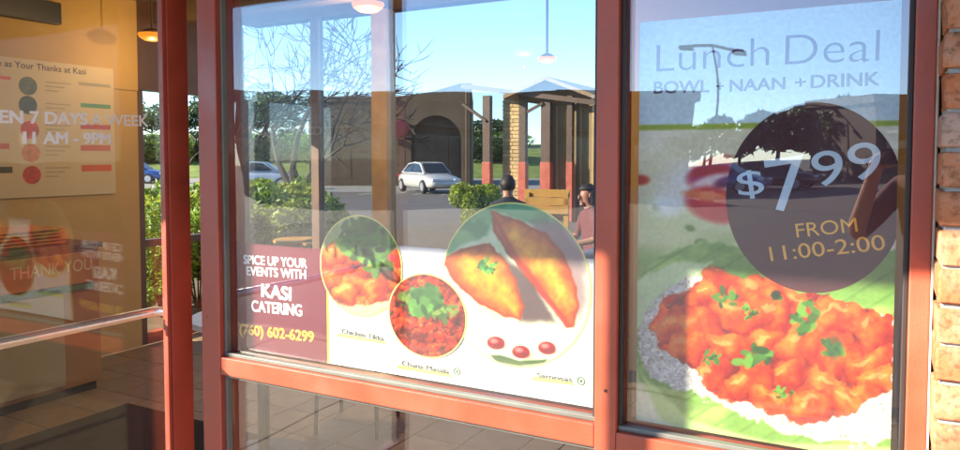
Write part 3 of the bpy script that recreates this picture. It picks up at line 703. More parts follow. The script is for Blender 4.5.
def paint_tikka(x, y):
    k = Ink(x, y, (178, 192, 140))
    k.mix((120, 140, 70), sm(0.5, 0.7, fbm(x, y, 14, 3)) * 0.5)
    k.rice(k.poly([(322, 285), (345, 300), (372, 305), (402, 285), (402, 320), (322, 320)], 3, 5, 3)); k.mul(1 - 0.1 * sm(295, 315, y)); k.mix((246, 216, 120), sm(293, 312, y) * 0.6)
    cu = k.poly([(320, 250), (340, 238), (362, 246), (384, 250), (405, 252), (405, 292), (386, 302), (360, 304), (338, 302), (324, 288)], 2, 5, 8)
    k.curry(cu, 22, (120, 16, 6), (222, 78, 8), (246, 128, 36), 44, 0.28)
    k.chunks([(332, 254), (350, 250), (336, 276), (356, 284), (376, 288), (392, 280), (392, 262), (344, 294), (372, 270)], 11, 15, (150, 24, 6), (224, 84, 10), (250, 140, 44), 23)
    k.mix((170, 30, 40), k.ell(346, 272, 20, 5, 15, 0.5) * 0.5)
    k.herb(370, 240, 26, 60, 3, (14, 52, 18), (92, 160, 44)); k.herb(378, 262, 16, 30, 4, (10, 34, 20), (120, 180, 60)); k.herb(352, 232, 12, 20, 6, (14, 52, 18), (60, 130, 44))
    k.mix((200, 30, 30), k.ell(394, 258, 6, 4, 10, 0.4)); k.mix((60, 14, 26), k.ell(388, 275, 9, 5, 30, 0.5) * 0.8)
    return k.c
def paint_chana(x, y):
    k = Ink(x, y, (190, 46, 20))
    one = np.ones(x.shape)
    k.curry(one, 8.5, (96, 12, 8), (184, 42, 14), (222, 90, 36), 61, 0.6)
    k.mix((110, 16, 14), sm(0.55, 0.75, fbm(x, y, 20, 66)) * 0.4)
    k.herb(424, 300, 17, 60, 8, (16, 60, 24), (100, 160, 60)); k.herb(444, 312, 12, 22, 9, (30, 70, 24), (120, 150, 60)); k.herb(405, 298, 9, 14, 10, (40, 70, 24), (130, 160, 60))
    return k.c
def paint_samosa(x, y):
    k = Ink(x, y, (206, 226, 190))
    k.mix((106, 172, 120), k.poly([(440, 262), (455, 215), (500, 200), (560, 208), (580, 232), (540, 226), (500, 214), (486, 236), (460, 246)], 3, 2, 4))
    k.mix((60, 130, 80), k.poly([(440, 262), (455, 215), (500, 200), (560, 208), (580, 232), (540, 226), (500, 214), (486, 236), (460, 246)], 3, 2, 4) * sm(0.5, 0.7, fbm(x, y, 16, 5)) * 0.6)
    k.mix((232, 240, 196), sm(300, 330, y)); k.mix((150, 196, 120), sm(0.55, 0.75, fbm(x, y, 24, 6)) * 0.45)
    k.mix((142, 116, 118), k.poly([(532, 222), (560, 222), (584, 250), (588, 300), (574, 330), (560, 280)], 7, 3, 3) * 0.9)
    k.mix((64, 40, 44), k.poly([(500, 255), (530, 275), (556, 322), (520, 322), (516, 290)], 4, 2, 3) * 0.85)
    for pts, seed in (([(441, 258), (462, 249), (489, 243), (505, 260), (518, 284), (523, 306), (521, 320), (504, 316), (480, 305), (458, 287)], 70),
                      ([(491, 211), (499, 214), (520, 221), (545, 233), (562, 251), (574, 279), (579, 304), (575, 327), (567, 329), (554, 308), (530, 282), (508, 252), (494, 232)], 80)):
        m = k.poly(pts, 1.4, 2, seed); sd = k.sd
        n1 = fbm(x, y, 12, seed + 1); n2 = fbm(x, y, 5, seed + 2)
        t = sm(0, 17, sd) * 0.75 + (n1 - 0.5) * 0.85
        col = np.array((172, 76, 8))[None] * (1 - t[:, None]) + np.array((240, 172, 34))[None] * t[:, None]
        col = col * (0.84 + 0.32 * n2[:, None]); col = np.clip(col, 0, 255)
        k.mix(col, m)
        k.mix((130, 30, 12), m * sm(4.5, 0, sd) * 0.75)
        k.mix((250, 196, 80), m * sm(0.55, 0.8, n1) * sm(4, 14, sd) * 0.45)
    k.mix((160, 36, 20), k.poly([(492, 214), (508, 250), (533, 284), (566, 328), (572, 326), (540, 284), (514, 250), (497, 218)], 1.6, 1, 3) * 0.8)
    k.herb(489, 266, 9, 22, 12, (10, 70, 30), (90, 180, 60))
    for cx, cy in ((496, 343), (521, 352), (547, 348)):
        k.mix((138, 14, 22), k.ell(cx, cy, 9, 6.5, 8, 0.12)); k.mix((232, 120, 110), k.ell(cx - 2, cy - 2, 4, 2.5, 10, 0.5)); k.mix((110, 12, 26), k.ell(cx + 3, cy + 3, 6, 3, 10, 0.6) * 0.6)
    k.mix((72, 96, 52), k.poly([(490, 355), (500, 355), (520, 361), (548, 359), (545, 363), (520, 366), (497, 363)], 1, 0.5, 3))
    return k.c
disc_photo(517, 285, 73.5, 81, paint_samosa, 0.0012, RIM)
disc_photo(361.5, 266, 40, 49.5, paint_tikka, 0.0020, RIM)
disc_photo(428, 315.5, 38, 41, paint_chana, 0.0030, RIM)
LIME = pm('lime_ink', srgb(222, 232, 110), 0.5, var=0.03)
CAPT = pm('faint_grey_ink', srgb(96, 104, 88), 0.5); VEG = pm('green_ink', srgb(70, 120, 60), 0.5)
def caption(s, l, r, cap, mark=None):
    A, B = onY(l[0] - 5, l[1] + 3.5, PY), onY(r[0] + 3, r[1] + 3.5, PY)
    bm = bmesh.new(); hh = 0.011
    f = bm.faces.new([bm.verts.new(v) for v in ((A.x, PY - 0.0006, A.z), (B.x, PY - 0.0006, B.z), (B.x - 0.006, PY - 0.0006, B.z + hh * 0.7), (A.x + 0.004, PY - 0.0006, A.z + hh))])
    o = obj('caption_stripe', bm, LIME, cp)
    if o.data.polygons[0].normal.y > 0: o.data.flip_normals()
    poster_text(s, l, r, cap, CAPT, cp, 0.0, lift=0.0006, fat=0.0006)
    if mark:
        c = onY(*mark, PY); bm = bmesh.new(); n = 28; ro, ri = 0.0105, 0.0075
        a = [bm.verts.new((c.x + ro * math.cos(2 * math.pi * i / n), PY - 0.0008, c.z + ro * math.sin(2 * math.pi * i / n))) for i in range(n)]
        b = [bm.verts.new((c.x + ri * math.cos(2 * math.pi * i / n), PY - 0.0008, c.z + ri * math.sin(2 * math.pi * i / n))) for i in range(n)]
        for i in range(n): bm.faces.new((a[i], a[(i + 1) % n], b[(i + 1) % n], b[i]))
        bm.faces.new([bm.verts.new((c.x + dx, PY - 0.0008, c.z + dz)) for dx, dz in ((-0.0045, 0.0045), (-0.0015, 0.0045), (0, -0.001), (0.0015, 0.0045), (0.0045, 0.0045), (0.001, -0.005), (-0.001, -0.005))])
        obj('leaf_mark', bm, VEG, cp)
caption('Chicken Tikka', (342, 333), (384, 341), 4.6); caption('Chana Masala', (402, 365), (449, 374), 4.6, (457, 371.5)); caption('Samosas', (537, 377), (572, 382), 4.6, (581, 381))

# ------------------------------------------------------------------ inside the restaurant
mb = empty('menu_board', (SX + 0.02, 1.9, 1.0)); tag(mb, 'large pale wall menu with small round dish photos and coloured bars', 'menu')
xw = SX + 0.014
p0, p1 = onX(-30, 62, xw), onX(115.5, 195, xw)
ztop = onX(60, 63, xw).z; zbot = onX(60, 196, xw).z
bxo('sheet', xw, xw + 0.006, p0.y, p1.y, zbot, ztop, pm('cream_paper', (0.56, 0.44, 0.25), 0.6, var=0.05, scale=2), mb)
for (cx, cy, colr) in ((28, 86, (70, 80, 40)), (28, 105, (50, 60, 30)), (30, 130, (180, 50, 30)), (31, 153, (190, 110, 50)), (32, 175, (180, 60, 30)), (-12, 96, (160, 60, 40)), (-12, 140, (90, 100, 50))):
    c = onX(cx, cy, xw + 0.0066); bm = bmesh.new(); r = 0.065
    f = bm.faces.new([bm.verts.new((xw + 0.0066, c.y + r * math.cos(2 * math.pi * i / 28), c.z + r * math.sin(2 * math.pi * i / 28))) for i in range(28)])
    o = obj('dish_picture', bm, pm('dish_%d_%d' % (cx + 20, cy), srgb(*colr), 0.5, var=0.5, scale=30), mb)
    if o.data.polygons[0].normal.x < 0: o.data.flip_normals()
for (l, r, y, colr) in ((78, 110, 85, (150, 140, 110)), (80, 110, 106, (90, 140, 90)), (80, 110, 127, (170, 60, 40)), (80, 110, 148, (180, 80, 40)), (81, 111, 168, (200, 90, 40)), (-20, 10, 77, (190, 50, 30)), (-20, 9, 146, (180, 50, 30)), (-20, 12, 170, (60, 60, 30))):
    a, b = onX(l, y - 3, xw), onX(r, y + 3, xw)
    bxo('menu_bar', xw + 0.0062, xw + 0.0068, a.y, b.y, b.z, a.z, pm('bar_%d_%d' % (l + 30, y), srgb(*colr), 0.5), mb)
INKD = pm('dark_print', (0.05, 0.035, 0.025), 0.6)
A = onX(-30, 65.5, xw + 0.0064); B = onX(86, 74.0, xw + 0.0064); B.z = A.z = onX(40, 70, xw).z
lettering('Choose as Your Thanks at Kasi', A, B, 0.042, (0, 0, 1), (1, 0, 0), INKD, mb, 0.01)
for r_ in range(5):
    for q in range(3):
        a, b = onX(45, 82 + 21.5 * r_ + 4.2 * q, xw), onX(70 - 6 * q, 82 + 21.5 * r_ + 4.2 * q, xw)
        bxo('menu_line', xw + 0.0062, xw + 0.0068, a.y, b.y, a.z - 0.004, a.z + 0.004, pm('faded_print', (0.34, 0.26, 0.15), 0.6), mb)
tvl = onX(62, 25, xw + 0.06); 
tv = bxo('wall_screen', xw, xw + 0.06, tvl.y - 0.95, tvl.y, onX(62, 25, xw + 0.06).z, CZ - 0.15, BLACK, bev=0.006)
tag(tv, 'black rectangular screen high on the beige wall above the menu', 'screen')

# waste cabinet
BX = -4.59; by1 = onZ(102, 388, 0).y; by0 = by1 - 0.98; bz = 0.99
wc = empty('waste_cabinet', (-4.9, by1 - 0.5, 0)); tag(wc, 'orange brown waste cabinet with thank you flap and pale door against beige wall', 'cabinet')
LAM = pm('orange_laminate', (0.36, 0.17, 0.06), 0.4, var=0.12, scale=5)
bxo('carcass', BX - 0.56, BX - 0.02, by0, by1, 0.06, bz - 0.03, LAM, wc, bev=0.004)
bxo('plinth', BX - 0.54, BX - 0.05, by0 + 0.02, by1 - 0.02, 0.0, 0.06, BLACK, wc)
bxo('top_board', BX - 0.58, BX + 0.01, by0 - 0.01, by1 + 0.01, bz - 0.03, bz, DARKWOOD, wc, bev=0.004)
fz0, fz1 = onX(50, 288, BX).z, onX(50, 256, BX).z
bxo('flap', BX - 0.019, BX, by0 + 0.03, onX(94, 270, BX).y, fz0, fz1, pm('orange_flap', (0.45, 0.19, 0.055), 0.35, var=0.15, scale=6), wc, bev=0.004)
bxo('stripe', BX - 0.019, BX - 0.002, by0 + 0.03, onX(94, 270, BX).y, fz0 - 0.042, fz0 - 0.004, pm('green_stripe', (0.05, 0.13, 0.05), 0.5), wc)
bxo('door_panel', BX - 0.019, BX - 0.001, by0 + 0.03, onX(64, 300, BX).y, 0.09, fz0 - 0.05, pm('pale_panel', (0.42, 0.33, 0.17), 0.5, var=0.08, scale=4), wc, bev=0.004)
A, B = onX(10, 277.5, BX + 0.0003), onX(92, 272, BX + 0.0003); B.z = A.z = (A.z + B.z) / 2 - 0.0
lettering('THANK YOU', A, B, 0.075, (0, 0, 1), (1, 0, 0), pm('cream_letters', (0.62, 0.50, 0.30), 0.5), wc, 0.0)
bm = bmesh.new()
for i in range(5):
    x0, y0 = BX - 0.45, by1 - 0.62; z0 = bz + i * 0.022
    box(bm, x0 + 0.02, x0 + 0.34, y0 + 0.02, y0 + 0.42, z0 + 0.001, z0 + 0.008); box(bm, x0, x0 + 0.36, y0, y0 + 0.44, z0 + 0.0085, z0 + 0.019)
bevel(bm, 0.002, 1)
tag(obj('tray_stack', bm, pm('orange_tray', (0.62, 0.20, 0.025), 0.4)), 'stack of orange serving trays on top of the waste cabinet', 'trays')

# lamps
def lamp(px, py, dep, r, label, watt, stem_to):
    c = at(px, py, dep); root = empty('ceiling_lamp', (c.x, c.y, c.z)); tag(root, label, 'lamp', 'warm ceiling lamps')
    bm = bmesh.new(); lathe(bm, [(0.002, -0.045 * r / 0.11), (r * 0.55, -0.036 * r / 0.11), (r * 0.9, -0.012 * r / 0.11), (r, 0.012 * r / 0.11), (r * 0.97, 0.02 * r / 0.11)], 28, Matrix.Translation(c))
    sm_l = emis('warm_lamp_glass', (1.0, 0.30, 0.02), 0.30); sm_l.node_tree.nodes['Principled BSDF'].inputs['Base Color'].default_value = (0.10, 0.03, 0.004, 1); smooth(obj('lamp_shade', bm, sm_l, root))
    bm = bmesh.new(); lathe(bm, [(r * 0.96, 0.021 * r / 0.11), (r * 0.5, 0.05 * r / 0.11), (0.02, 0.06 * r / 0.11)], 28, Matrix.Translation(c)); smooth(obj('lamp_cap', bm, DARKWOOD, root))
    if stem_to > c.z + 0.06:
        bm = bmesh.new(); tube(bm, [c + Vector((0, 0, 0.058 * r / 0.11)), (c.x, c.y, stem_to)], 0.008, 8); obj('lamp_stem', bm, DARKWOOD, root)
    l = bpy.data.lights.new('lamp_light', 'POINT'); l.energy = watt; l.color = (1.0, 0.66, 0.30); l.shadow_soft_size = 0.004
    lo = bpy.data.objects.new('lamp_light', l); C_.objects.link(lo); lo.parent = root; lo.location = (0, 0, -0.14)
lamp(368, 6, 5.0, 0.11, 'glowing amber ceiling lamp at the top of the middle window', 20, CZ)
lamp(152, 36, 5.6, 0.10, 'amber ceiling lamp near the dark header, seen through the open door glass', 2.6, CZ)
lamp(547, 59, 4.3, 0.055, 'small pendant lamp hanging over the dining room, right part of middle window', 1.5, CZ)

def round_table(loc, r, h, top, leg, label):
    root = empty('cafe_table', loc); tag(root, label, 'table')
    bm = bmesh.new(); lathe(bm, [(r - 0.01, -0.03), (r, -0.025), (r, -0.005), (r - 0.006, 0.0)], 36, Matrix.Translation((0, 0, h))); obj('table_top', bm, top, root, world=False)
    bm = bmesh.new(); tube(bm, [(0, 0, 0.02), (0, 0, h - 0.031)], 0.03, 14); obj('leg', bm, leg, root, world=False)
    bm = bmesh.new(); lathe(bm, [(0.22, 0.001), (0.22, 0.012), (0.05, 0.03)], 28); obj('base', bm, leg, root, world=False)
    return root
def chair(loc, rz, wood, metal, label):
    root = empty('cafe_chair', loc, rz); tag(root, label, 'chair')
    bxo('seat', -0.2, 0.2, -0.2, 0.2, 0.43, 0.455, wood, root, bev=0.006, world=False)
    for sx in (-1, 1):
        bm = bmesh.new(); tube(bm, [(sx * 0.18, 0.18, 0.0), (sx * 0.17, 0.17, 0.43)], 0.012, 8); obj('leg', bm, metal, root, world=False)
        bm = bmesh.new(); tube(bm, [(sx * 0.18, -0.2, 0.0), (sx * 0.17, -0.18, 0.45), (sx * 0.17, -0.24, 0.86)], 0.012, 8); obj('leg', bm, metal, root, world=False)
    for k in range(3): bxo('slat', -0.16, 0.16, -0.235 + 0.006 * (2 - k), -0.217 + 0.006 * (2 - k), 0.58 + k * 0.10, 0.64 + k * 0.10, wood, root, bev=0.004, world=False)
    return root
tp = onZ(203, 313, 0.74); PALE = pm('pale_table_top', (0.55, 0.46, 0.36), 0.35)
round_table((tp.x + 0.30, tp.y + 0.12, 0), 0.36, 0.74, PALE, BLACK, 'pale round table just inside, glimpsed between open door and window post')
chair((tp.x + 0.45, tp.y + 0.72, 0), 0.3, DARKWOOD, BLACK, 'dark chair behind the pale round table, beside the open door')
# ------------------------------------------------------------------ plants
def leaf_cloud(n, rx, ry, rz, size, seed, lumps=7, base=0.0, upright=0.0):
    r = np.random.RandomState(seed)
    c = r.uniform(-0.62, 0.62, (lumps, 3)); c[:, 2] = r.uniform(-0.5, 0.65, lumps); rad = r.uniform(0.28, 0.5, lumps)
    k = r.randint(0, lumps, n); d = r.normal(size=(n, 3)); d /= np.linalg.norm(d, axis=1)[:, None]
    p = (c[k] + d * (rad[k] * r.uniform(0.55, 1.0, n) ** 0.5)[:, None]) * np.array([rx, ry, rz]); p[:, 2] += rz + base
    a = r.normal(size=(n, 3)); a[:, 2] = a[:, 2] * 0.6 + upright; a /= np.linalg.norm(a, axis=1)[:, None]
    b = np.cross(a, r.normal(size=(n, 3))); b /= np.linalg.norm(b, axis=1)[:, None]
    s = size * r.uniform(0.6, 1.4, n)[:, None]
    v = np.stack([p - a * s, p + b * s * 0.38, p + a * s, p - b * s * 0.38], 1).reshape(-1, 3)
    me = bpy.data.meshes.new('foliage'); me.from_pydata(v.tolist(), [], np.arange(n * 4).reshape(-1, 4).tolist())
    return me
def stems_mesh(h, n, spread, seed, r0=0.012):
    rr = random.Random(seed); bm = bmesh.new()
    for k in range(n):
        a = rr.uniform(0, 6.28); q = rr.uniform(0.3, 1) * spread
        tube(bm, [(0.03 * math.cos(a), 0.03 * math.sin(a), 0), (q * 0.4 * math.cos(a), q * 0.4 * math.sin(a), h * 0.45), (q * math.cos(a), q * math.sin(a), h * rr.uniform(0.75, 1))], [r0, r0 * 0.7, r0 * 0.3], 5)
    me = bpy.data.meshes.new('stems'); bm.to_mesh(me); bm.free(); me.materials.append(BARK); return me
shr = []
for i in range(3):
    f = leaf_cloud(4200, 0.55, 0.48, 0.66, 0.042, 11 + i, 11, 0.0, 0.45); f.materials.append((LEAF, LEAFY, LEAF)[i]); shr.append((f, stems_mesh(0.95, 9, 0.34, i)))
spots = [(128, 7.6, 0, .95), (146, 8.2, 1, 1.0), (160, 7.4, 0, .85), (178, 8.4, 1, 1.05), (196, 7.9, 2, .95), (212, 9.0, 0, 1.05), (228, 8.0, 1, .95), (246, 9.0, 0, 1.05), (262, 8.2, 1, .92), (280, 9.2, 2, 1.05), (297, 8.6, 1, .96), (262, 11, 0, 1.05), (222, 11.5, 1, 1.1), (172, 10.5, 2, 1.1), (300, 11, 0, .95), (470, 13, 1, 1.0), (482, 14, 1, .95), (332, 9.4, 0, .9), (146, 11, 0, 1.1), (238, 9.6, 1, 1.12), (272, 10.2, 1, 1.12), (290, 10, 0, 1.1), (254, 8.0, 1, .9), (306, 9.6, 1, 1.05)]
for i, (px, dep, k, s) in enumerate(spots):
    q = gnd(px, dep, -0.05)
    if q.x > SX - 0.55 and q.y < 4.4: q.y = 4.45
    if q.y < 4.4 and q.x > SX - 0.65: q.x = SX - 0.65
    root = empty('garden_shrub', q, random.uniform(0, 6))
    s *= 0.88; root.scale = (s, s, s)
    tone = ('green', 'yellow green', 'green')[k]
    where = 'behind the open door glass' if px < 172 else 'in the gap between door and post' if px < 215 else 'low in the left third of the middle window' if px < 330 else 'beside the patio, centre of the middle window'
    zone = lambda p: 0 if p < 172 else 1 if p < 215 else 2 if p < 330 else 3
    rank = sorted([(p, d) for p, d, _, _ in spots if zone(p) == zone(px)]).index((px, dep))
    nth = ('leftmost', 'second from left', 'third from left', 'fourth from left', 'fifth from left', 'sixth from left', 'seventh from left', 'eighth from left', 'ninth from left', 'tenth from left', 'eleventh from left', 'twelfth from left', 'thirteenth from left')[rank]
    tag(root, '%s garden shrub, %s, %s' % (tone, nth, where), 'shrub', 'garden shrubs')
    obj('foliage', shr[k][0], None, root, world=False); obj('stems', shr[k][1], None, root, world=False)

def bare_tree(name, loc, h, seed, label, lean=(0.1, 0.0), depth=5, spread=0.55):
    rr = random.Random(seed); bmt = bmesh.new(); bmb = bmesh.new()
    def grow(p, d, L, r, lev):
        pts = [p]; q = p.copy(); dd = d.copy(); nseg = 4 if lev < 3 else 3
        for i in range(nseg):
            dd = (dd + Vector((rr.gauss(0, 0.13), rr.gauss(0, 0.13), rr.gauss(0.03, 0.08)))).normalized(); q = q + dd * (L / nseg); pts.append(q.copy())
        rad = [r * (1 - 0.45 * i / nseg) for i in range(nseg + 1)]
        tube(bmt if lev == 0 else bmb, pts, rad, 8 if lev < 2 else (5 if lev < 4 else 3), cap=lev < 2)
        if lev >= depth: return
        n = rr.choice((2, 3, 3)) if lev < 4 else rr.choice((2, 2, 3))
        for k in range(n):
            i = rr.randint(2, nseg) if k else nseg
            b = pts[i]; a = rr.uniform(0, 6.283); ax = dd.orthogonal().normalized(); ax = Matrix.Rotation(a, 3, dd) @ ax
            nd = (dd + ax * rr.uniform(0.35, spread * 1.7)).normalized(); nd.z = nd.z * 0.9 + 0.08
            grow(b, nd.normalized(), L * rr.uniform(0.66, 0.88), max(0.009, rad[i] * rr.uniform(0.66, 0.86)), lev + 1)
    grow(Vector((0, 0, 0)), Vector((lean[0], lean[1], 1)).normalized(), h * 0.26, h * 0.021, 0)
    root = empty(name, loc); tag(root, label, 'tree')
    obj('trunk', bmt, BARK, root, world=False); obj('branches', bmb, BARK, root, world=False)
    return root
q = gnd(312, 10.5, -0.05)
bare_tree('bare_tree', q, 5.6, 5, 'bare leafless tree with thin dark branches against the sky, middle window', (0.16, 0.06), 6, 0.75)
q = gnd(240, 12, -0.05)
bare_tree('bare_tree', q, 5.6, 12, 'second bare tree farther left, its twigs filling the upper left of middle window', (0.05, 0.05), 6, 0.7)

def leafy_tree(loc, h, r, mat, seed, label, group, n=3800, leaf=0.22, trunk_h=None):
    root = empty('leafy_tree', loc, random.uniform(0, 6)); tag(root, label, 'tree', group)
    th = trunk_h or h * 0.35
    me = leaf_cloud(n, r, r, (h - th) / 2 * 1.1, leaf, seed, 12, th * 0.9); me.materials.append(mat); obj('crown', me, None, root, world=False)
    bm = bmesh.new(); rr = random.Random(seed); top = h * 0.72
    tube(bm, [(0, 0, 0), (0.1, 0.05, th), (0.0, 0.1, top)], [h * 0.03, h * 0.022, h * 0.008], 8)
    for k in range(6):
        a = rr.uniform(0, 6.28); z0 = rr.uniform(th * 0.8, top * 0.85)
        tube(bm, [(0.05, 0.05, z0), (r * 0.35 * math.cos(a), r * 0.35 * math.sin(a), z0 + h * 0.1), (r * 0.75 * math.cos(a), r * 0.75 * math.sin(a), z0 + h * 0.2)], [h * 0.012, h * 0.008, h * 0.003], 6)
    obj('trunk', bm, BARK, root, world=False)
    return root
for i, (px, dep, h, r, mt_, lb) in enumerate(((268, 74, 6.4, 4.2, LEAFP, 'pale green feathery tree behind the hedge, below the bare branches'), (152, 78, 5.4, 4.0, LEAFP, 'pale tree on the bank above the blue car'), (118, 82, 6.6, 4.5, LEAFP, 'pale tree on the bank left of the blue car'), (205, 80, 6.0, 4.2, LEAFD, 'dark tree on the bank behind the red door stile'), (240, 84, 6.0, 4.2, LEAFD, 'dark tree on the bank left of the pale feathery tree'), (474, 78, 3.4, 3.4, LEAFD, 'dark green tree behind the pavilion post'), (500, 82, 3.6, 3.6, LEAFD, 'dark green tree behind the pavilion brick pillar'))):
    leafy_tree(gnd(px, dep, 2.0), h, r, mt_, 60 + i, lb, 'trees on the bank')
hm = []
for i in range(2):
    m = leaf_cloud(5200, 3.4, 1.5, 1.45, 0.12, 90 + i, 18, -0.3); m.materials.append((LEAFD, LEAF)[i]); hm.append(m)
for i, px in enumerate([132, 150, 168, 196, 232, 250, 268, 286, 304, 466, 484, 502]):
    dark = i % 3 != 2; root = empty('hedge_bush', gnd(px, 66 + (i % 2) * 1.5, 0.9 + 0.2 * (i % 2)), RZ + random.uniform(-0.2, 0.2)); root.scale = (1, 1, random.uniform(0.95, 1.25))
    od = ('first', 'second', 'third', 'fourth', 'fifth')
    where = ('%s from the left behind the door glass' % od[i] if i < 3 else 'in the gap beside the door' if i == 3 else '%s from the left in the middle window' % od[i - 4] if i < 9 else '%s from the left behind the pavilion' % od[i - 9])
    tag(root, '%s hedge bush on the bank, %s' % ('dark green' if dark else 'bright green', where), 'bush', 'hedge bushes on the bank')
    obj('foliage', hm[0 if dark else 1], None, root, world=False)

# ------------------------------------------------------------------ cars
def car(loc, rz, paint, label, group=None, L=4.5, Wd=1.78):
    root = empty('parked_car', loc, rz); tag(root, label, 'car', group)
    hw = Wd / 2
    CG = MATS.get('car_glass') or pm('car_glass', (0.02, 0.025, 0.03), 0.08, var=0.05); TY = pm('tyre_rubber', (0.015, 0.015, 0.015), 0.8); CR = pm('wheel_silver', (0.5, 0.5, 0.5), 0.35, metal=0.7)
    # body: cross sections along the length
    st = [(-L / 2, .42, .72, .70), (-L / 2 + .12, .28, .92, .86), (-L / 2 + .75, .22, .96, .97), (-.6, .20, .95, 1.0), (.5, .20, .94, 1.0), (L / 2 - 1.1, .20, .93, .99), (L / 2 - .55, .22, .84, .95), (L / 2 - .15, .26, .70, .86), (L / 2, .36, .58, .70)]
    bm = bmesh.new(); rings = []
    for x, zb_, zt, wv in st:
        ww = hw * wv; r = []
        for yy, zz in ((-.80, 0), (-.97, .10), (-1.0, .45), (-.97, .75), (-.86, 1.0), (0, 1.03), (.86, 1.0), (.97, .75), (1.0, .45), (.97, .10), (.80, 0)): r.append(bm.verts.new((x, yy * ww, zb_ + (zt - zb_) * zz)))
        rings.append(r)
    for i in range(len(rings) - 1):
        for k in range(11): bm.faces.new((rings[i][k], rings[i + 1][k], rings[i + 1][(k + 1) % 11], rings[i][(k + 1) % 11]))
    bm.faces.new(rings[0]); bm.faces.new(rings[-1][::-1]); bmesh.ops.recalc_face_normals(bm, faces=bm.faces)
    body = smooth(obj('body', bm, paint, root, world=False)); m = body.modifiers.new('s', 'SUBSURF'); m.levels = 1; m.render_levels = 1
    # cabin
    bm = bmesh.new(); cab = [(-1.75, .93, .80), (-1.05, 1.40, .66), (-.2, 1.47, .66), (.45, 1.42, .66), (1.2, .90, .80)]
    low = [(x, .90) for x, z_, y_ in cab]
    for sgn in (-1, 1): pass
    a = [bm.verts.new((x, -hw * y_, z_)) for x, z_, y_ in cab]; b = [bm.verts.new((x, hw * y_, z_)) for x, z_, y_ in cab]
    for i in range(4): bm.faces.new((a[i], a[i + 1], b[i + 1], b[i]))
    a0 = bm.verts.new((0, -hw * .86, .90)); bm.faces.new([a[0], a[1], a[2], a[3], a[4], a0][::-1]); b0_ = bm.verts.new((0, hw * .86, .90)); bm.faces.new([b[0], b[1], b[2], b[3], b[4], b0_])
    bmesh.ops.recalc_face_normals(bm, faces=bm.faces); bevel(bm, 0.03, 2); obj('cabin', bm, paint, root, world=False)
    def pane(name, vs):
        bm = bmesh.new(); bm.faces.new([bm.verts.new(v) for v in vs]); obj(name, bm, CG, root, world=False)
    for s in (-1, 1):
        y0, y1 = s * (hw * .815 + .03), s * (hw * .672 + .022)
        pane('side_window', [(-1.38, y0, .98), (-1.0, y1, 1.33), (-.28, y1, 1.40), (-.28, y0, .98)]); pane('side_window', [(-.22, y0, .98), (-.22, y1, 1.40), (.38, y1, 1.36), (.98, y0, .98)])
    pane('windscreen', [(1.17, -hw * .70, .955), (1.17, hw * .70, .955), (.52, hw * .58, 1.395), (.52, -hw * .58, 1.395)])
    pane('rear_window', [(-1.72, -hw * .68, .985), (-1.12, -hw * .56, 1.385), (-1.12, hw * .56, 1.385), (-1.72, hw * .68, .985)])
    for x in (-1.32, 1.36):
        for s in (-1, 1):
            bm = bmesh.new(); M = Matrix.Translation((x, s * (hw - .09), .32)) @ Matrix.Rotation(math.pi / 2, 4, 'X')
            lathe(bm, [(.21, -.10), (.30, -.105), (.32, -.07), (.32, .07), (.30, .105), (.21, .10)], 24, M); wl = obj('wheel', bm, TY, root, world=False)
            bm = bmesh.new(); lathe(bm, [(.205, -.112), (.20, .112)], 20, M); r_ = obj('rim', bm, CR, wl, world=False)
    for s in (-1, 1):
        bm = bmesh.new(); box(bm, L / 2 - .22, L / 2 - .05, s * hw * .62 - .16, s * hw * .62 + .16, .58, .70); bevel(bm, .03, 2); obj('headlight', bm, pm('headlight_glass', (.7, .7, .7), .1), root, world=False)
        bm = bmesh.new(); box(bm, -L / 2 + .0, -L / 2 + .16, s * hw * .66 - .14, s * hw * .66 + .14, .70, .84); bevel(bm, .03, 2); obj('tail_light', bm, pm('tail_red', (.4, .01, .01), .2), root, world=False)
    return root
def paintm(n, c, rough=0.25): return pm(n, c, rough, var=0.03, coat=0.6, metal=0.1)
PVW = paintm('silver_car_paint', (0.46, 0.52, 0.60)); PBL = paintm('blue_car_paint', (0.03, 0.10, 0.30)); PWH = paintm('white_car_paint', (0.50, 0.48, 0.44)); PBK = paintm('black_car_paint', (0.015, 0.015, 0.02))
car(gnd(257, 39, -0.105), RZ + 0.1, PVW, 'pale silver car on the road beyond the shrubs, left in the middle window')
car(gnd(131, 48, -0.105), RZ + 0.05, PBL, 'blue car on the road seen through the open door glass')
car(gnd(428, 36, -0.115), RZ - 1.1, PWH, 'white car standing before the tan building with the dark arch')

# ------------------------------------------------------------------ building with the arch
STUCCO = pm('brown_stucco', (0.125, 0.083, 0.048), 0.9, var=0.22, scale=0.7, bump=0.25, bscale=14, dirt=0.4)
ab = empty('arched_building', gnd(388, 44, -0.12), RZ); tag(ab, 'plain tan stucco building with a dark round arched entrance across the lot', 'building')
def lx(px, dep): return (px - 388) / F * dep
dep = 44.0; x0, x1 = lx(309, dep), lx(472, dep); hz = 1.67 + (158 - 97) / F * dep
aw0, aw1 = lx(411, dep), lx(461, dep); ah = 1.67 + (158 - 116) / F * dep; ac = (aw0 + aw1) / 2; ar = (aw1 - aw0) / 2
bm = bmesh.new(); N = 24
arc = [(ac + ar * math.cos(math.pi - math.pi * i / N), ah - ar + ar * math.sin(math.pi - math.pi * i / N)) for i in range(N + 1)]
pts = [(x0, 0), (aw0, 0)] + arc + [(aw1, 0), (x1, 0), (x1, hz + 0.75), (lx(462, dep), hz + 0.78), (lx(430, dep), hz + 0.25), (lx(400, dep), hz), (x0, hz - 0.05)]
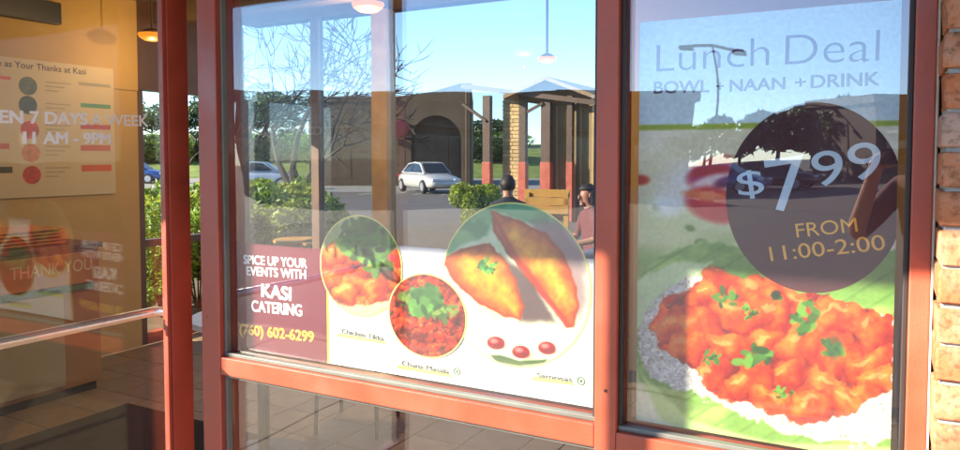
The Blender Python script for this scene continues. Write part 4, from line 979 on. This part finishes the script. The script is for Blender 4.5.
f = bm.faces.new([bm.verts.new((x, 0, z_)) for x, z_ in pts]); r = bmesh.ops.extrude_face_region(bm, geom=[f]); bmesh.ops.translate(bm, vec=(0, 0.45, 0), verts=[v for v in r['geom'] if isinstance(v, bmesh.types.BMVert)])
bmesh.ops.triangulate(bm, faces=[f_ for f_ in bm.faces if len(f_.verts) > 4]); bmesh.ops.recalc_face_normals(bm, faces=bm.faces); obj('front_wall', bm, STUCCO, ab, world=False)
BROWN = pm('brown_door_wood', (0.10, 0.06, 0.03), 0.6, var=0.2, scale=2)
bxo('arch_recess', aw0 - 0.1, aw1 + 0.1, 0.9, 1.0, 0, ah + 0.1, BROWN, ab, world=False)
for k in range(4): bxo('door_leaf', aw0 + 0.05 + k * (2 * ar - 0.1) / 4 + 0.02, aw0 + 0.05 + (k + 1) * (2 * ar - 0.1) / 4 - 0.02, 0.84, 0.898, 0.05, ah * 0.72, BROWN, ab, world=False)
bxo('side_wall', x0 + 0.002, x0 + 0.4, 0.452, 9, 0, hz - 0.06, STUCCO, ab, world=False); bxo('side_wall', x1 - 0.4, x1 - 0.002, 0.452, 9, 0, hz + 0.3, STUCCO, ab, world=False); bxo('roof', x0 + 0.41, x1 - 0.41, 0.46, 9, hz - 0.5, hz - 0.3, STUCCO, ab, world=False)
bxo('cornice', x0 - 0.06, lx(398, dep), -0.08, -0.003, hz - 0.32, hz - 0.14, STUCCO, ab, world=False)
for q in (322, 350, 404): bxo('wall_joint', lx(q, dep), lx(q, dep) + 0.05, -0.012, -0.001, 0.1, hz - 0.36, BROWN, ab, world=False)
bm = bmesh.new(); tube(bm, [(lx(466.5, dep), -0.09, 0.0), (lx(466.5, dep), -0.09, hz + 0.3)], 0.06, 8); obj('downpipe', bm, BROWN, ab, world=False)
bxo('plinth', x0 - 0.03, aw0 - 0.05, -0.05, -0.002, 0, 0.5, BROWN, ab, world=False)
bxo('wall_lamp', aw0 - 0.75, aw0 - 0.5, -0.22, -0.002, 2.4, 2.75, BLACK, ab, bev=0.03, world=False)
sg = empty('wall_sign', at(401, 128, 43.8), RZ); tag(sg, 'round dark red sign on the tan wall left of the arch', 'sign')
bm = bmesh.new(); lathe(bm, [(0.48, 0), (0.5, 0.03), (0.5, 0.10), (0.47, 0.12)], 36, Matrix.Rotation(math.pi / 2, 4, 'X')); obj('sign_disc', bm, pm('sign_red', (0.16, 0.015, 0.02), 0.5), sg, world=False)
bm = bmesh.new(); lathe(bm, [(0.34, 0.121), (0.34, 0.135), (0.32, 0.14)], 36, Matrix.Rotation(math.pi / 2, 4, 'X')); obj('sign_centre', bm, pm('sign_pink', (0.12, 0.02, 0.025), 0.5), sg, world=False)

# ------------------------------------------------------------------ patio pavilion with brick pillar
pv = empty('patio_pavilion', gnd(530, 20, -0.12), 0.0); tag(pv, 'open patio pavilion with gabled roof, brick pillar and red posts, tops coloured dark for shade', 'pavilion')
def pvx(px, y_): return onY(px, 158, y_).x
def pvz(px, py, y_): return onY(px, py, y_).z
PYV = gnd(530, 20).y
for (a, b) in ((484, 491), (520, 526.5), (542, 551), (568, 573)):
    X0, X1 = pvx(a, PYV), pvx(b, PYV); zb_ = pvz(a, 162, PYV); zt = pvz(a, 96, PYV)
    bxo('lit_post_part', X0 - 0.015, X1 + 0.015, PYV - 0.10, PYV + 0.10, -0.12, zb_, RED, pv, bev=0.01); bxo('post', X0, X1, PYV - 0.085, PYV + 0.085, zb_ + 0.001, zt, DARKWOOD, pv)  # eaves shade put into the colour: post tops dark, sunlit lower part red
ya = PYV + 0.3
X0, X1 = pvx(503, ya), pvx(520, ya); zt = pvz(511, 97, ya)
PB = bxo('brick_pillar', X0 + 0.02, X1 - 0.02, ya, ya + 0.40, -0.12, zt, MORTAR, pv)
CREAMB = pm('cream_pillar_brick', (0.50, 0.34, 0.15), 0.85, var=0.2, scale=8, obj_rand=0.25)
nb = int((zt + 0.12) / 0.105)
for i in range(nb):
    n_ = 2; w_ = (X1 - X0) / n_
    for k in range(n_):
        off = 0.0 if i % 2 == 0 else 0.06
        bxo('brick', X0 + k * w_ + (off if k else 0), X0 + (k + 1) * w_ + (off if k == 0 else 0) - 0.014, ya - 0.03, ya - 0.001, -0.115 + i * 0.105, -0.115 + i * 0.105 + 0.09, CREAMB, PB, bev=0.006)
# beams, brace and roof
bm = bmesh.new(); yb = PYV
def bar_pts(bm, p, q, s):                                    # square timber between two points
    tube(bm, [p, q], s, 4)
for (a, b, s) in (((462, 86), (606, 104), 0.09),):
    bm = bmesh.new(); bar_pts(bm, onY(a[0], a[1], yb - 0.2), onY(b[0], b[1], yb - 0.2), s); obj('beam', bm, DARKWOOD, pv)
bm = bmesh.new(); bar_pts(bm, onY(463, 104, yb - 0.1), onY(486, 121, yb - 0.1), 0.05); obj('brace', bm, DARKWOOD, pv)
bm = bmesh.new(); bar_pts(bm, onY(527, 112, yb - 0.1), onY(543, 103, yb - 0.1), 0.05); obj('brace', bm, DARKWOOD, pv)
pk, el, er = onY(545, 76, yb - 0.5), onY(503, 95, yb - 0.5), onY(606, 99, yb - 0.5)
for a, b in ((el, pk), (pk, er)):
    bm = bmesh.new(); vs = []
    for p in (a, b):
        for y_ in (0, 5.0):
            for z_ in (0, -0.10): vs.append(bm.verts.new((p.x + (0.001 if p is pk and b is er else 0), p.y + y_, p.z + z_)))
    for fc in ((0, 2, 6, 4), (1, 5, 7, 3), (0, 1, 3, 2), (4, 6, 7, 5), (0, 4, 5, 1), (2, 3, 7, 6)): bm.faces.new([vs[i] for i in fc])
    bmesh.ops.recalc_face_normals(bm, faces=bm.faces); obj('roof_slope', bm, pm('pavilion_roof', (0.26, 0.17, 0.10), 0.8, var=0.15, scale=2), pv)
bxo('side_panel', pvx(552, PYV + 0.2), pvx(612, PYV + 0.2), PYV + 0.2, PYV + 0.3, -0.12, pvz(570, 103, PYV + 0.2), pm('pavilion_tan', (0.25, 0.165, 0.07), 0.8, var=0.15, scale=2), pv)
for k in range(4): bxo('panel_batten', pvx(556 + 12 * k, PYV + 0.19), pvx(558 + 12 * k, PYV + 0.19), PYV + 0.16, PYV + 0.199, -0.12, pvz(570, 105, PYV + 0.2), TANWOOD, pv)

# patio bench with plank back, tables and people
bb = gnd(547, 9.6, -0.12)
pb = empty('plank_bench', (bb.x, bb.y, -0.12), 0.12); tag(pb, 'sunlit yellow plank bench on the patio between the two seated people', 'bench')
for k in range(3): bxo('plank', -0.30, 0.30, -0.06 + 0.03 * k, -0.035 + 0.03 * k, 0.95 + k * 0.105, 1.05 + k * 0.105, YELWOOD, pb, bev=0.004, world=False)
bxo('seat', -0.30, 0.30, 0.0, 0.45, 0.44, 0.475, YELWOOD, pb, bev=0.004, world=False)
for sx in (-0.26, 0.26):
    bxo('leg', sx - 0.03, sx + 0.03, -0.03, 0.02, 0, 1.22, YELWOOD, pb, M=Matrix.Identity(4), world=False); bxo('leg', sx - 0.03, sx + 0.03, 0.36, 0.42, 0, 0.439, YELWOOD, pb, world=False)
OR = pm('orange_table_top', (0.62, 0.30, 0.06), 0.4)
for i, (px, dep_) in enumerate(((290, 7.5), (318, 7.3))):
    q = gnd(px, dep_, -0.05); round_table((q.x, max(q.y, 4.3), -0.05), 0.33, 0.76, OR, BLACK, ('orange topped patio table among the shrubs, above maroon panel', 'orange topped patio table beside the rear window upright')[i])

# ------------------------------------------------------------------ people
def skin(verts, rad, edges, root=0, sub=2):
    me = bpy.data.meshes.new('s'); me.from_pydata([tuple(v) for v in verts], edges, []); o = bpy.data.objects.new('s', me); C_.objects.link(o)
    m = o.modifiers.new('k', 'SKIN'); m.use_smooth_shade = True
    if not me.skin_vertices: me.attributes  # created by the modifier
    sv = me.skin_vertices[0].data if me.skin_vertices else None
    if sv is None:
        bpy.context.view_layer.objects.active = o; bpy.ops.mesh.customdata_skin_add(); sv = me.skin_vertices[0].data
    for i, r in enumerate(rad):
        sv[i].radius = r if hasattr(r, '__len__') else (r, r); sv[i].use_root = (i == root)
    s = o.modifiers.new('u', 'SUBSURF'); s.levels = sub; s.render_levels = sub
    dg = bpy.context.evaluated_depsgraph_get(); dg.update()
    r = bpy.data.meshes.new_from_object(o.evaluated_get(dg)); bpy.data.objects.remove(o)
    return r
SKINM = pm('skin', (0.42, 0.20, 0.12), 0.5, var=0.06); HAIR = pm('dark_hair', (0.018, 0.012, 0.010), 0.6, var=0.3, scale=40)
def person(loc, rz, pose, top_m, leg_m, label, hands=False, hair_long=False):
    """pose: dict of joints in local metres, facing +Y"""
    J = {k: Vector(v) for k, v in pose.items()}
    names = ['pelvis', 'waist', 'chest', 'neck', 'headb', 'headm', 'headt', 'shl', 'ell', 'wrl', 'hal', 'shr', 'elr', 'wrr', 'har', 'hil', 'knl', 'anl', 'tol', 'hir', 'knr', 'anr', 'tor']
    R = dict(pelvis=(.16, .12), waist=(.14, .10), chest=(.17, .115), neck=(.055, .06), headb=(.065, .075), headm=(.078, .098), headt=(.06, .075), shl=.065, ell=.045, wrl=.030, hal=(.04, .022), shr=.065, elr=.045, wrr=.030, har=(.04, .022),
             hil=.095, knl=.062, anl=.042, tol=(.045, .03), hir=.095, knr=.062, anr=.042, tor=(.045, .03))
    E = [('pelvis', 'waist'), ('waist', 'chest'), ('chest', 'neck'), ('neck', 'headb'), ('headb', 'headm'), ('headm', 'headt'), ('chest', 'shl'), ('shl', 'ell'), ('ell', 'wrl'), ('wrl', 'hal'), ('chest', 'shr'), ('shr', 'elr'), ('elr', 'wrr'), ('wrr', 'har'),
         ('pelvis', 'hil'), ('hil', 'knl'), ('knl', 'anl'), ('anl', 'tol'), ('pelvis', 'hir'), ('hir', 'knr'), ('knr', 'anr'), ('anr', 'tor')]
    ix = {n: i for i, n in enumerate(names)}
    body = skin([J[n] for n in names], [R[n] for n in names], [(ix[a], ix[b]) for a, b in E], 0, 2)
    bm = bmesh.new(); bm.from_mesh(body); bpy.data.meshes.remove(body)
    extra = []
    hm_, up_ = J['headm'], (J['headt'] - J['headb']).normalized(); fr = Vector((0, 1, 0)); fr = (fr - up_ * fr.dot(up_)).normalized(); sd = fr.cross(up_)
    M0 = Matrix((sd.to_4d(), fr.to_4d(), up_.to_4d(), (0, 0, 0, 1))).transposed(); M0[3][0] = M0[3][1] = M0[3][2] = 0; M0[3][3] = 1; M0[0][3], M0[1][3], M0[2][3] = hm_
    def blob(c, s):
        b2 = bmesh.new(); bmesh.ops.create_uvsphere(b2, u_segments=12, v_segments=8, radius=1); 
        for v in b2.verts: v.co = M0 @ (Vector((v.co.x * s[0], v.co.y * s[1], v.co.z * s[2])) + Vector(c))
        m2 = bpy.data.meshes.new('b'); b2.to_mesh(m2); b2.free(); bm.from_mesh(m2); bpy.data.meshes.remove(m2)
    blob((0, .098, -.025), (.014, .022, .028)); blob((.075, -.005, -.01), (.010, .022, .032)); blob((-.075, -.005, -.01), (.010, .022, .032)); blob((0, .086, -.075), (.028, .012, .008)); blob((0, .075, -.105), (.03, .022, .02))
    if hands:
        for s, hn, wn in ((-1, 'hal', 'wrl'), (1, 'har', 'wrr')):
            h_, w_ = J[hn], J[wn]; d = (h_ - w_).normalized(); inw = Vector((-s, 0, 0)); inw = (inw - d * inw.dot(d)).normalized(); nrm_ = d.cross(inw)
            for k in range(4):
                o_ = h_ + nrm_ * (0.03 - 0.02 * k); Lf = (.030, .034, .032, .025)[k]
                m2 = skin([o_ - d * .02, o_ + d * .025, o_ + d * .04 + inw * Lf, o_ + d * .03 + inw * Lf * 1.9], [.0095, .009, .008, .007], [(0, 1), (1, 2), (2, 3)], 0, 1); bm.from_mesh(m2); bpy.data.meshes.remove(m2)
            o_ = h_ - d * 0.03 + inw * 0.02
            m2 = skin([o_, o_ + inw * .03 + d * .01, o_ + inw * .05 + d * .035], [.011, .010, .008], [(0, 1), (1, 2)], 0, 1); bm.from_mesh(m2); bpy.data.meshes.remove(m2)
    me = bpy.data.meshes.new('body'); bm.to_mesh(me); bm.free()
    for m in (SKINM, top_m, leg_m, BLACK): me.materials.append(m)
    bones = [('chest', 'neck', 1), ('pelvis', 'waist', 1), ('waist', 'chest', 1), ('chest', 'shl', 1), ('chest', 'shr', 1), ('shl', 'ell', 1), ('shr', 'elr', 1), ('ell', 'wrl', 0), ('elr', 'wrr', 0), ('wrl', 'hal', 0), ('wrr', 'har', 0), ('neck', 'headt', 0), ('hil', 'knl', 2), ('hir', 'knr', 2), ('knl', 'anl', 2), ('knr', 'anr', 2), ('anl', 'tol', 3), ('anr', 'tor', 3), ('pelvis', 'hil', 2), ('pelvis', 'hir', 2)]
    for p in me.polygons:
        c = p.center; best = (9, 0)
        for a, b, mi in bones:
            A, B = J[a], J[b]; t = max(0, min(1, (c - A).dot(B - A) / (B - A).length_squared)); d = (c - A - (B - A) * t).length
            if d < best[0]: best = (d, mi)
        p.material_index = best[1]; p.use_smooth = True
    root = empty('person', loc, rz); tag(root, label, 'person')
    obj('body', me, None, root, world=False)
    bm = bmesh.new(); bmesh.ops.create_uvsphere(bm, u_segments=20, v_segments=14, radius=1)
    low = -0.88 if not hair_long else -1.0
    bmesh.ops.delete(bm, geom=[v for v in bm.verts if (v.co.y > 0.25 and v.co.z < 0.42) or v.co.z < low], context='VERTS')
    for v in bm.verts: v.co = M0 @ Vector((v.co.x * .086, v.co.y * .104 - .008, v.co.z * .100 + .020 + (-.10 if hair_long and v.co.z < -0.5 else 0)))
    rh = random.Random(3)
    for v in bm.verts: v.co += Vector((rh.gauss(0, 1), rh.gauss(0, 1), rh.gauss(0, 1))) * 0.0045
    h = smooth(obj('hair', bm, HAIR, root, world=False)); sm_ = h.modifiers.new('t', 'SOLIDIFY'); sm_.thickness = 0.008; sm_.offset = 1
    return root
seated = dict(pelvis=(0, -.05, .52), waist=(0, -.06, .68), chest=(0, -.03, .92), neck=(0, .0, 1.10), headb=(0, .02, 1.17), headm=(0, .035, 1.245), headt=(0, .03, 1.31), shl=(-.185, -.02, 1.0), ell=(-.23, .05, .74), wrl=(-.16, .27, .70), hal=(-.12, .34, .71),
              shr=(.185, -.02, 1.0), elr=(.23, .05, .74), wrr=(.16, .27, .70), har=(.12, .34, .71), hil=(-.10, .02, .50), knl=(-.13, .40, .50), anl=(-.13, .40, .09), tol=(-.13, .55, .04), hir=(.10, .02, .50), knr=(.13, .40, .50), anr=(.13, .40, .09), tor=(.13, .55, .04))
DKSH = pm('dark_shirt', (0.03, 0.032, 0.035), 0.8); JEAN = pm('blue_jeans', (0.04, 0.06, 0.12), 0.85); REDSH = pm('red_shirt', (0.13, 0.022, 0.022), 0.8)
q = gnd(508, 8.9, -0.03); person((q.x, q.y, -0.03), 0.55, seated, DKSH, JEAN, 'person in dark shirt sitting on the patio with their back to the window')
q = gnd(590, 8.6, -0.12); person((q.x, q.y, -0.12), 2.4, seated, REDSH, JEAN, 'person in red top seated on the patio, partly behind the red mullion', hair_long=True)
GREYM = pm('grey_stool', (0.2, 0.2, 0.2), 0.5)
for i, (px, dep_) in enumerate(((508, 8.9), (590, 8.6))):
    q = gnd(px, dep_, -0.12); st_ = empty('patio_stool', (q.x, q.y, (-0.03, -0.12)[i])); tag(st_, ('stool under the person in dark shirt on the patio', 'stool under the person in red top on the patio')[i], 'stool')
    bm = bmesh.new(); lathe(bm, [(.17, .39), (.18, .40), (.18, .425), (.17, .43)], 24); obj('seat', bm, DARKWOOD, st_, world=False)
    for k in range(4):
        a = k * math.pi / 2 + 0.4; bm = bmesh.new(); tube(bm, [(.17 * math.cos(a), .17 * math.sin(a), 0), (.12 * math.cos(a), .12 * math.sin(a), .39)], .012, 8); obj('leg', bm, GREYM, st_, world=False)
# the photographer, mirrored in the right pane
ph = dict(pelvis=(0, 0, .95), waist=(0, -.01, 1.10), chest=(0, 0, 1.32), neck=(0, .01, 1.47), headb=(0, .03, 1.54), headm=(0, .045, 1.61), headt=(0, .04, 1.68), shl=(-.19, 0, 1.40), ell=(-.30, .16, 1.20), wrl=(-.12, .335, 1.46), hal=(-.085, .365, 1.54),
          shr=(.19, 0, 1.40), elr=(.30, .16, 1.20), wrr=(.12, .335, 1.46), har=(.085, .365, 1.54), hil=(-.10, 0, .92), knl=(-.11, .02, .50), anl=(-.12, -.02, .09), tol=(-.13, .13, .04), hir=(.10, 0, .92), knr=(.12, .03, .50), anr=(.13, 0, .09), tor=(.14, .15, .04))
fdir = Vector((-math.sin(RZ), math.cos(RZ), 0)); pl = Vector((0, -D, 0)) - fdir * 0.45
person((pl.x, pl.y, 0), RZ, ph, pm('maroon_tee', (0.14, 0.035, 0.035), 0.8), JEAN, 'person holding a small camera up, mirrored in the lunch poster glass', hands=True)
cmr = empty('camera_body', (0, -D, H), RZ); tag(cmr, 'small black camera held by the person mirrored in the right pane', 'camera')
bxo('camera_case', -0.055, 0.055, -0.075, -0.045, -0.035, 0.035, BLACK, cmr, bev=0.006, world=False)
bm = bmesh.new(); lathe(bm, [(.026, .0), (.026, .028), (.020, .030)], 24, Matrix.Translation((0, -0.044, 0)) @ Matrix.Rotation(-math.pi / 2, 4, 'X')); obj('lens_barrel', bm, BLACK, cmr, world=False)

# ------------------------------------------------------------------ across the parking lot, mirrored in the glass
def shop(px0, px1, dep_, h, label, mat):
    a, b = refl(px0, dep_), refl(px1, dep_); c = (a + b) / 2; d = (b - a); rz = math.atan2(d.y, d.x); L_ = d.length
    root = empty('shop_building', (c.x, c.y, -0.12), rz); tag(root, label, 'building')
    s = 1 if (Matrix.Rotation(rz, 3, 'Z') @ Vector((0, 1, 0))).y > 0 else -1       # side facing the restaurant
    bxo('wall', -L_ / 2, L_ / 2, -s * 9, 0, 0, h - 0.5, mat, root, world=False)
    bxo('parapet', -L_ / 2 - 0.2, L_ / 2 + 0.2, -s * 9.2, s * 0.2, h - 0.499, h, STUCCO, root, world=False)
    bxo('awning', -L_ / 2 + 0.3, L_ / 2 - 0.3, s * 0.01, s * 1.6, 3.0, 3.2, DARKWOOD, root, world=False)
    n_ = int(L_ / 3.2)
    for i in range(n_):
        x = -L_ / 2 + (i + 0.5) * L_ / n_
        wn = bxo('window', x - 1.2, x + 1.2, s * 0.002, s * 0.05, 0.5, 2.6, pm('shop_window', (0.03, 0.035, 0.04), 0.1), root, world=False)
    return root
SHM = pm('mirrored_shop_wall', (0.10, 0.07, 0.05), 0.85, var=0.1)
shop(560, 690, 42, 5.5, 'low shop building mirrored dimly in the left part of the lunch poster pane', SHM)
shop(876, 1010, 40, 5.4, 'low shop building mirrored beside the right jamb of the lunch poster pane', SHM)
shop(240, 560, 36, 4.9, 'long low shop building mirrored dimly in the middle window', SHM)
for i, (px, dep_, h_) in enumerate(((742, 48, 4.6), (775, 52, 5.2), (812, 50, 5.0), (850, 46, 5.6), (704, 54, 4.6))):
    leafy_tree(refl(px, dep_, -0.12), h_, 2.4, LEAFD, 120 + i, ('dark tree mirrored above the dollar sign', 'tree mirrored over the price circle top left', 'tree mirrored above the tall price digits', 'tree mirrored near the photographer', 'tree mirrored below the pole lamp')[i], 'trees mirrored in the right pane', n=1800, leaf=0.26)
def pole_lamp(loc, h, label):
    root = empty('pole_lamp', loc); tag(root, label, 'street lamp', 'parking lot lamps')
    bm = bmesh.new(); tube(bm, [(0, 0, 0), (0, 0, h)], [.06, .04], 10); obj('pole', bm, BLACK, root, world=False)
    bm = bmesh.new(); tube(bm, [(-.9, 0, h - .1), (0, 0, h), (.9, 0, h - .1)], .05, 8); obj('arm', bm, BLACK, root, world=False)
    for s in (-1, 1): bxo('lamp_head', s * .62, s * 1.05, -.16, .16, h - .22, h - .08, BLACK, root, bev=0.03, world=False)
    bm = bmesh.new(); lathe(bm, [(.25, 0), (.25, .5), (.22, .55)], 16); obj('base', bm, CONC, root, world=False)
pole_lamp(refl(711, 26, -0.12), 1.67 + (158 - 48) / F * 26, 'twin headed parking lamp mirrored across the lunch poster title')
pole_lamp(refl(808, 46, -0.12), 1.67 + (158 - 105) / F * 46, 'distant twin headed lamp mirrored at the top of the price circle')
car(refl(770, 38, -0.12), 0.2, PBK, 'dark car mirrored in the maroon price circle'); car(refl(722, 36, -0.12), 0.2, PBL, 'blue car mirrored at the left edge of the price circle')
